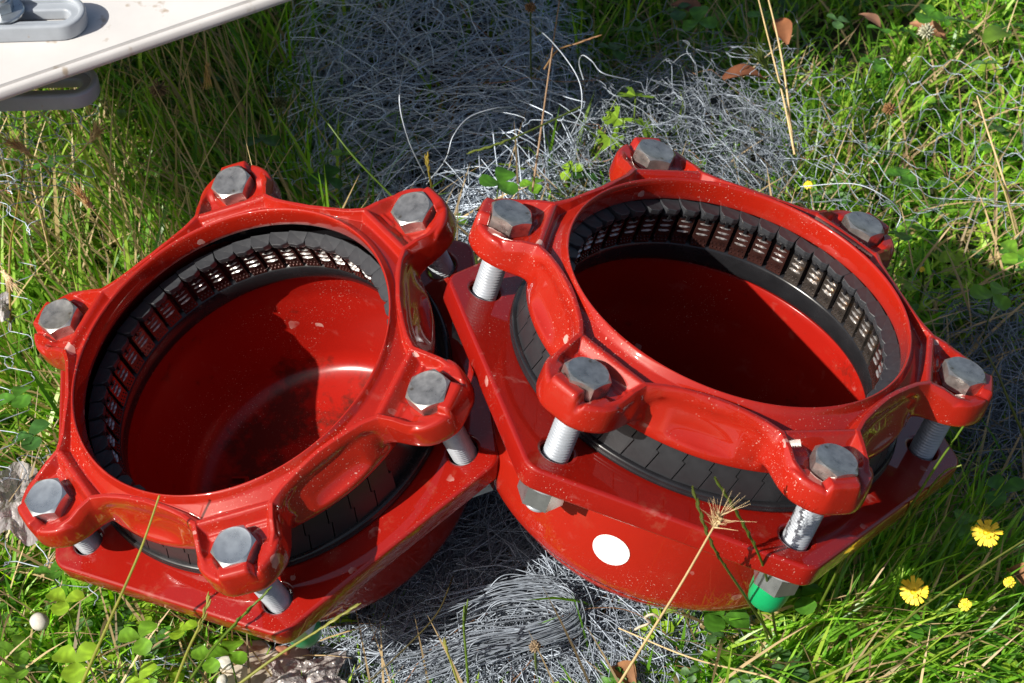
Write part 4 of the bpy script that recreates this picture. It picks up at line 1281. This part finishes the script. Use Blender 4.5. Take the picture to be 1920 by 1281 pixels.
# ------------------------------------------------------------------ stalks and ears
GREEN_S, YEL_S, STRAW = (0.15, 0.24, 0.035), (0.36, 0.37, 0.09), (0.64, 0.48, 0.25)
def stalk(label, pts, r=0.0009, col=YEL_S, head=None, spikelets=0, mat=None, name='grass_stalk', cat='grass stalk', knot=False):
    """pts: (px, py, height); head = ('barley', length, colour) puts an ear with awns on the tip"""
    q = np.array([at(x, y, z) for x, y, z in pts])
    P = spline(q, 28)
    loc = q[0].copy()
    root = thing(name, label, cat, loc.tolist(), 'single grass stalks')
    rr = np.linspace(r, r * 0.6, 28)[None]
    V, qd, tn = tubes((P - loc)[None], rr, 6, np.array([col]))
    link('stem', np_mesh('stem', V, qd, None, True, tn), root, M_DRY if col == STRAW else M_GRASS)
    tdir = P[-1] - P[-4]; tdir /= np.linalg.norm(tdir)
    geo = []
    if spikelets:
        for k in range(spikelets):
            f = 0.55 + 0.44 * k / spikelets
            i = int(f * 27); p = P[i] - loc; d = P[min(i + 1, 27)] - P[i - 1]; d /= np.linalg.norm(d)
            sd = np.cross(d, [0.3, 0.5, 0.8]); sd /= np.linalg.norm(sd)
            sd = sd * (1 if k % 2 else -1)
            e = p + d * 0.0075 + sd * 0.0013
            m = p + d * 0.0036 + sd * 0.0011
            V, q2, t2 = tubes(np.array([[p, m, e]]), np.array([[0.0005, 0.0008, 0.0002]]), 5, np.array([[col[0] * 1.1, col[1] * 1.05, col[2] * 1.2]]))
            geo.append((V, q2, None, t2))
    if head:
        kind, L, hc = head
        tip = P[-1] - loc
        na = 36 if kind == 'fan' else 54
        for k in range(na):
            f = (k / na)
            p = tip + tdir * (L * 0.55 * f - L * 0.1)
            rnd = rng.normal(0, 1, 3); rnd -= tdir * (rnd @ tdir); rnd /= np.linalg.norm(rnd)
            Lk = L * rng.uniform(0.45, 0.8)
            sp_ = rng.uniform(0.35, 1.0) if kind == 'fan' else rng.uniform(0.12, 0.42)
            e = p + tdir * Lk * 0.9 + rnd * Lk * sp_
            m = p + tdir * Lk * 0.40 + rnd * Lk * sp_ * 0.42
            c2 = np.array(hc) * rng.uniform(0.75, 1.2)
            V, q2, t2 = tubes(np.array([[p, m, e]]), np.array([[0.00040, 0.00016, 0.00006]]) * (1.0 if kind == 'fan' else 1.7), 4, c2[None])
            geo.append((V, q2, None, t2))
        for k in range(16):
            f = k / 16
            p = tip + tdir * (L * 0.5 * f - L * 0.12)
            rnd = rng.normal(0, 1, 3); rnd -= tdir * (rnd @ tdir); rnd /= np.linalg.norm(rnd)
            V, q2, t2 = tubes(np.array([[p, p + tdir * L * 0.08 + rnd * 0.0016, p + tdir * L * 0.18 + rnd * 0.0012]]), np.array([[0.0005, 0.0011, 0.0003]]), 5, (np.array(hc) * rng.uniform(0.8, 1.1))[None])
            geo.append((V, q2, None, t2))
    if knot:
        i = 12; p = P[i] - loc
        cc = spline(np.array([p, p + [-0.004, 0, 0.004], p + [-0.008, 0, 0.001], p + [-0.005, 0, -0.004], p + [-0.010, 0, -0.008], p + [-0.013, 0, -0.011]]), 24)
        V, q2, t2 = tubes(cc[None], 0.0008, 5, np.array([[0.62, 0.52, 0.38]]))
        o = link('curled_leaf', np_mesh('curled_leaf', V, q2, None, True, t2), root, M_DRY)
    if geo:
        V, q2, t2, tn = join_geo(geo)
        o = link('seed_head', np_mesh('seed_head', V, q2, None, True, tn), root, M_DRY if col == STRAW else M_GRASS)
        if len(geo) > 12: o['kind'] = 'stuff'
    return root

stalk('long bare yellow-green stalk crossing the front edge of the left coupling', [(150, 1290, 0.06), (205, 1165, 0.11), (262, 1035, 0.155), (299, 929, 0.185)], 0.0010, YEL_S)
stalk('grass flower stalk rising below the lowest bolt of the left coupling', [(325, 1290, 0.06), (352, 1220, 0.09), (378, 1165, 0.115), (393, 1117, 0.13)], 0.0010, YEL_S, spikelets=6)
stalk('grass flower stalk reaching to the threaded rod below the left coupling', [(345, 1290, 0.05), (400, 1215, 0.10), (455, 1155, 0.135), (503, 1108, 0.15)], 0.0009, GREEN_S, spikelets=7)
stalk('ryegrass spike slanting over the pale stone at the bottom', [(445, 1285, 0.05), (520, 1230, 0.07), (600, 1180, 0.09), (672, 1132, 0.10)], 0.0010, YEL_S, spikelets=10)
stalk('upright ryegrass spike in the wire mat', [(878, 1285, 0.04), (874, 1230, 0.06), (870, 1180, 0.075), (873, 1138, 0.085)], 0.0009, GREEN_S, spikelets=8)
stalk('short ryegrass spike left of the upright one in the wire mat', [(862, 1290, 0.035), (850, 1255, 0.05), (840, 1225, 0.06), (833, 1202, 0.07)], 0.0008, YEL_S, spikelets=5)
stalk('dark dry stem lying across the wire mat', [(690, 1280, 0.045), (760, 1215, 0.06), (820, 1150, 0.065), (850, 1080, 0.06)], 0.0007, (0.12, 0.10, 0.04))
stalk('straw barley stalk with a curled leaf and dry ear in front of the stickered coupling', [(1150, 1300, 0.06), (1215, 1195, 0.13), (1280, 1090, 0.185), (1340, 985, 0.245)], 0.0009, STRAW, ('fan', 0.024, (0.77, 0.588, 0.336)), knot=True)
stalk('green ryegrass spike left of the dry barley ear', [(1450, 1200, 0.05), (1395, 1115, 0.15), (1335, 1020, 0.215), (1298, 912, 0.265)], 0.0009, (0.15, 0.19, 0.04), spikelets=12)
stalk('green ryegrass spike right of the dry barley ear', [(1455, 1190, 0.06), (1435, 1075, 0.17), (1395, 985, 0.225), (1340, 895, 0.27)], 0.0009, (0.13, 0.19, 0.03), spikelets=12)
stalk('low ryegrass spike arching under the stickered body', [(1450, 1150, 0.05), (1390, 1128, 0.07), (1330, 1128, 0.075), (1245, 1150, 0.06)], 0.0009, (0.15, 0.22, 0.03), spikelets=9)
stalk('bent green stem by the lower green cap', [(1440, 1200, 0.05), (1425, 1150, 0.08), (1412, 1110, 0.09), (1402, 1090, 0.10)], 0.0009, GREEN_S, spikelets=6)
stalk('green blade tip standing right of the lower right flange corner', [(1530, 1150, 0.05), (1560, 1090, 0.09), (1580, 1050, 0.11), (1592, 1020, 0.12)], 0.0010, (0.16, 0.23, 0.03), spikelets=4)
stalk('thin straw lying from the stickered body to the bottom right', [(1470, 1290, 0.05), (1440, 1270, 0.05), (1300, 1235, 0.05), (1160, 1178, 0.045)], 0.0008, STRAW)
stalk('long green stem slanting over the shaded wire heap to the left coupling', [(735, 368, 0.075), (660, 290, 0.10), (590, 200, 0.12), (505, 110, 0.14), (470, 50, 0.15)], 0.0009, (0.12, 0.20, 0.03), spikelets=8)
stalk('ryegrass spike lying across the foot of the dark wire heap', [(1090, 200, 0.07), (1010, 238, 0.09), (940, 268, 0.10), (878, 287, 0.10)], 0.0008, (0.24, 0.30, 0.06), spikelets=9)
stalk('pale straw standing between the dark and bright wire heaps', [(998, 360, 0.05), (1012, 260, 0.08), (1030, 130, 0.10), (1052, -20, 0.12)], 0.0008, (0.50, 0.36, 0.24))
stalk('thick straw stalk standing left of the pair above the bright wire heap', [(1490, 290, 0.05), (1470, 190, 0.07), (1445, 90, 0.09), (1420, -10, 0.10)], 0.0009, STRAW)
stalk('thick straw stalk standing right of the pair above the bright wire heap', [(1486, 270, 0.05), (1474, 160, 0.075), (1458, 70, 0.095), (1436, -20, 0.11)], 0.0010, STRAW)
stalk('green barley ear leaning over the bright wire heap', [(1475, 180, 0.06), (1462, 160, 0.08), (1448, 142, 0.09), (1438, 128, 0.10)], 0.0010, (0.18, 0.24, 0.05), ('barley', 0.034, (0.26, 0.32, 0.10)))
stalk('brown oat-like spike pointing right from the dark wire heap', [(1020, 130, 0.09), (1045, 95, 0.10), (1080, 82, 0.105), (1120, 68, 0.11)], 0.0009, (0.36, 0.22, 0.10), spikelets=8)
stalk('dry barley ear farthest left by the edge', [(60, 400, 0.07), (95, 340, 0.12), (75, 305, 0.15), (50, 285, 0.165)], 0.0008, STRAW, ('barley', 0.026, (0.728, 0.504, 0.252)))
stalk('dry barley ear above the crumpled wire at left', [(230, 470, 0.07), (205, 430, 0.11), (180, 400, 0.14), (168, 385, 0.15)], 0.0008, STRAW, ('barley', 0.026, (0.728, 0.518, 0.266)))
stalk('dry barley ear tipped right in the long grass', [(110, 330, 0.07), (140, 300, 0.10), (160, 275, 0.125), (170, 262, 0.135)], 0.0008, STRAW, ('barley', 0.026, (0.7, 0.518, 0.28)))
stalk('golden barley ear hanging under the board', [(380, 40, 0.06), (384, 70, 0.11), (386, 90, 0.11), (388, 122, 0.10)], 0.0008, STRAW, ('barley', 0.018, (0.7, 0.476, 0.168)))
stalk('spent barley ear at the left edge above the foil scrap', [(-20, 470, 0.06), (-5, 490, 0.08), (2, 500, 0.08), (8, 510, 0.08)], 0.0007, STRAW, ('barley', 0.022, (0.77, 0.588, 0.364)))
stalk('leaning straw stem at the left edge', [(20, 620, 0.05), (18, 480, 0.09), (30, 400, 0.10), (45, 310, 0.11)], 0.0009, (0.36, 0.27, 0.08))
stalk('straw stem running up to the left coupling back lug', [(90, 460, 0.05), (70, 380, 0.09), (55, 330, 0.10), (45, 300, 0.11)], 0.0008, STRAW)
stalk('yellow stalk slanting from the upper right edge through the chicken wire', [(1895, 380, 0.05), (1870, 300, 0.07), (1850, 240, 0.08), (1832, 180, 0.09)], 0.0010, STRAW)
stalk('bent straw on the grass right of the sheet of chicken wire', [(1905, 440, 0.04), (1880, 350, 0.06), (1850, 310, 0.065), (1760, 360, 0.05)], 0.0009, (0.42, 0.34, 0.12))
stalk('grass spike in front of the right wire tangle', [(1925, 830, 0.05), (1895, 760, 0.09), (1870, 700, 0.11), (1846, 655, 0.12)], 0.0010, (0.22, 0.24, 0.07), spikelets=9)
stalk('green stem arching over the right edge of the tussock', [(1640, 1120, 0.05), (1700, 1030, 0.08), (1760, 1010, 0.085), (1835, 930, 0.09)], 0.0008, (0.20, 0.25, 0.05))
stalk('tall grass blade crossing the right corner of the sticker coupling flange', [(1625, 1090, 0.05), (1690, 980, 0.13), (1745, 890, 0.18), (1806, 800, 0.215)], 0.0010, (0.15, 0.24, 0.03))
stalk('grass blade reaching up beside the right corner of the flange', [(1660, 1060, 0.05), (1715, 960, 0.12), (1765, 890, 0.16), (1803, 872, 0.17)], 0.0009, (0.22, 0.28, 0.04))
stalk('straw stem crossing the lower right tussock', [(1500, 1290, 0.05), (1620, 1230, 0.08), (1740, 1130, 0.09), (1925, 1010, 0.09)], 0.0010, (0.28, 0.31, 0.07))
stalk('grass spike tip behind the right bolt of the left coupling', [(812, 362, 0.10), (806, 335, 0.13), (802, 312, 0.145), (800, 292, 0.155)], 0.0008, (0.40, 0.34, 0.08), spikelets=5)

# ------------------------------------------------------------------ flowers
def petal_mesh(L, W):
    V = [(-W * .18, 0, 0), (W * .18, 0, 0), (-W * .42, L * .5, .0012), (W * .42, L * .5, .0012), (-W * .5, L * .93, .0006), (W * .5, L * .93, .0006), (-W * .25, L, .0002), (W * .25, L, .0002), (0, L * .94, .0004)]
    return np_mesh('petal', V, [(0, 1, 3, 2), (2, 3, 5, 4)], [(4, 8, 6), (4, 5, 8), (5, 7, 8)], False)
PM = petal_mesh(0.0092, 0.0026); PM.materials.append(M_PETAL)
PM2 = petal_mesh(0.0050, 0.0022); PM2.materials.append(M_PETAL)
def flower(px, py, z, bx, by, label, s=1.0):
    c = at(px, py, z); b0 = at(bx, by, 0.0); b0[2] = ground_h(b0[0], b0[1])
    root = thing('yellow_flower', label, 'flower', b0.tolist(), 'yellow flowers in the grass')
    rel = Vector((c - b0).tolist())
    P = spline(np.array([(0, 0, 0), (rel.x * .3, rel.y * .3, rel.z * .55), tuple(rel)]), 12)
    V, q, tn = tubes(P[None], 0.0010, 6, np.array([[0.13, 0.20, 0.04]]))
    link('stem', np_mesh('stem', V, q, None, True, tn), root, M_GRASS)
    base = Matrix.Translation(rel) @ Matrix.Rotation(0.40, 4, 'X') @ Matrix.Rotation(-0.35, 4, 'Y')
    for ring, (n, me, lift) in enumerate(((15, PM, 0.05), (9, PM2, 0.25))):
        for k in range(n):
            o = link('petal', me, root)
            o.matrix_local = base @ Matrix.Translation((0, 0, 0.0006 * ring)) @ Matrix.Rotation(k * 6.2832 / n + random.uniform(-.1, .1), 4, 'Z') @ Matrix.Rotation(lift + random.uniform(-.12, .15), 4, 'X') @ Matrix.Scale(s * random.uniform(.88, 1.08), 4)
    dm = lathe('flower_centre', [(0.0, 0.0022), (0.0012, 0.0018), (0.0019, 0.0008), (0.0014, -0.0015), (0.0008, -0.006)], 12)
    o = link('flower_centre', dm, root, M_PETAL); o.matrix_local = base @ Matrix.Scale(s, 4)
flower(1850, 999, 0.105, 1845, 1090, 'open yellow flower nearest the right edge')
flower(1714, 1109, 0.095, 1735, 1200, 'open yellow flower lower in the grass near the flange corner')
flower(1809, 1134, 0.07, 1815, 1190, 'small half-closed yellow flower between the two open ones', 0.45)
flower(1893, 1092, 0.07, 1900, 1150, 'small orange-yellow bud flower at the right edge', 0.4)
flower(1515, 347, 0.055, 1518, 380, 'tiny yellow flower under the wire behind the stickered coupling', 0.4)
flower(1729, 505, 0.05, 1731, 540, 'tiny yellow flower in the grass right of the side bolt', 0.25)

def blossom(px, py, z, col, label, r=0.0075, droop=0.0):
    c = at(px, py, z); g = float(ground_h(c[0], c[1]))
    root = thing('clover_blossom', label, 'flower', (c[0], c[1], g), 'clover blossoms')
    h = c[2] - g
    V, q, tn = tubes(spline(np.array([(0.004, 0.004, 0), (0.001, 0, h * .6), (0, 0, h)]), 9)[None], 0.0008, 5, np.array([[0.15, 0.2, 0.05]]))
    link('stem', np_mesh('stem', V, q, None, True, tn), root, M_GRASS)
    geo = []
    for k in range(46):
        f = k / 46; ph = k * 2.39996; th = math.acos(1 - 1.5 * f)
        d = np.array([math.sin(th) * math.cos(ph), math.sin(th) * math.sin(ph), math.cos(th) - droop])
        d /= np.linalg.norm(d)
        p0 = d * r * .25; p2 = d * r * rng.uniform(.85, 1.1); p1 = d * r * .65
        V, q, tn = tubes(np.array([[p0, p1, p2]]) + [0, 0, h], np.array([[0.0004, 0.0010, 0.0002]]), 5, (np.array(col) * rng.uniform(.7, 1.15))[None])
        geo.append((V, q, None, tn))
    V, q, t, tn = join_geo(geo)
    o = link('florets', np_mesh('florets', V, q, None, True, tn), root, M_DRY); o['kind'] = 'stuff'
blossom(1737, 60, 0.05, (0.55, 0.55, 0.40), 'white clover blossom at upper right')
blossom(297, 165, 0.08, (0.26, 0.17, 0.09), 'faded brown clover blossom under the board', 0.008, 0.8)
blossom(1667, 205, 0.045, (0.32, 0.17, 0.07), 'withered brown clover blossom above the sheet of chicken wire', 0.006)
blossom(995, 15, 0.11, (0.34, 0.20, 0.10), 'small dry brown flower head above the dark wire heap', 0.005)
blossom(525, 193, 0.07, (0.14, 0.16, 0.07), 'shaded clover blossom left of the dark wire heap', 0.006)
blossom(1003, 1213, 0.055, (0.30, 0.22, 0.14), 'small grey-brown seed head on the wire mat', 0.004)
blossom(1795, 985 + 100, 0.04, (0.22, 0.11, 0.06), 'withered brown blossom between the two yellow flowers', 0.006)

# ------------------------------------------------------------------ stones, shell, foil
def rock(name, label, cat, px, py, z, size, mat, seed, flat=0.6, ang=0.0, sub=3, rough=0.22):
    bm = bmesh.new()
    bmesh.ops.create_icosphere(bm, subdivisions=sub, radius=1.0)
    g = np.random.default_rng(seed)
    k = g.normal(0, 1.6, (7, 3)); ph = g.uniform(0, 6.28, 7)
    for v in bm.verts:
        p = np.array(v.co)
        d = 1 + rough * sum(math.sin(k[i] @ p * (1 + i * .5) + ph[i]) / (1 + i * .6) for i in range(7)) * 0.5
        v.co = Vector((p * d * np.array([size[0], size[1], size[2]])).tolist())
    o = link(name, bm_mesh(name, bm, smooth=True), None, mat)
    o.location = at(px, py, z).tolist(); o.rotation_euler = (0, 0, ang)
    return tag(o, label, cat)
rock('stone', 'big pale stone half under the front corner of the left coupling', 'stone', 505, 1290, -0.014, (0.032, 0.032, 0.020), M_STONE, 3, ang=0.3, sub=5, rough=0.2)
rock('snail_shell', 'round white snail shell in the grass at bottom left', 'snail shell', 74, 1166, 0.02, (0.0062, 0.0056, 0.0060), M_PEB, 5, rough=0.05)
rock('pebble', 'small white pebble left of the big pale stone', 'pebble', 424, 1243, 0.025, (0.0048, 0.0040, 0.0040), M_PEB, 6)
rock('brick_chip', 'small chip of red brick on the pale stone', 'brick chip', 532, 1219, 0.026, (0.0048, 0.0036, 0.0030), M_BRICK, 8)
rock('pebble', 'tiny white pebble at the bottom edge below the small one', 'pebble', 416, 1278, 0.025, (0.0036, 0.0048, 0.0036), M_PEB, 9)

def foil(label, px, py, z, sx, sy, sz, seed):
    g = np.random.default_rng(seed)
    n = 60
    u, v = np.meshgrid(np.linspace(-1, 1, n), np.linspace(-1, 1, n))
    Z = np.zeros_like(u)
    for i in range(26):
        a = g.uniform(0, 6.28); fr = g.uniform(1.3, 14) if i % 3 else g.uniform(1.2, 3); ph = g.uniform(0, 6.28)
        Z += np.abs(np.sin((u * math.cos(a) + v * math.sin(a)) * fr + ph)) / fr ** 1.15
    Z = (Z - Z.mean()) / Z.std()
    edge = 1 + 0.16 * np.sin(5 * np.arctan2(v, u) + seed)
    X = u * sx * edge + g.normal(0, sx * .012, u.shape); Y = v * sy * edge + g.normal(0, sy * .012, u.shape)
    V = np.stack([X, Y, Z * sz * (1 - 0.3 * (u * u + v * v))], -1).reshape(-1, 3)
    i = np.arange((n - 1) * n).reshape(n - 1, n)[:, :-1].ravel()
    q = np.stack([i, i + 1, i + n + 1, i + n], 1)
    o = link('foil_wrapper', np_mesh('foil_wrapper', V, q, None, False), None, M_FOIL)
    o.location = at(px, py, z).tolist(); o.rotation_euler = (-0.25, 0.15, 0.2)
    tag(o, label, 'foil wrapper', 'scraps of foil')
foil('crumpled foil wrapper under the wire at the left edge beside the lower lug', 22, 940, 0.035, 0.020, 0.040, 0.0024, 1)
foil('small scrap of shiny foil at the left edge beside the upper left lug', -2, 575, 0.06, 0.008, 0.018, 0.0025, 2)
foil('foil scrap wrapped over the big pale stone at the bottom', 575, 1272, 0.012, 0.024, 0.018, 0.0020, 4)
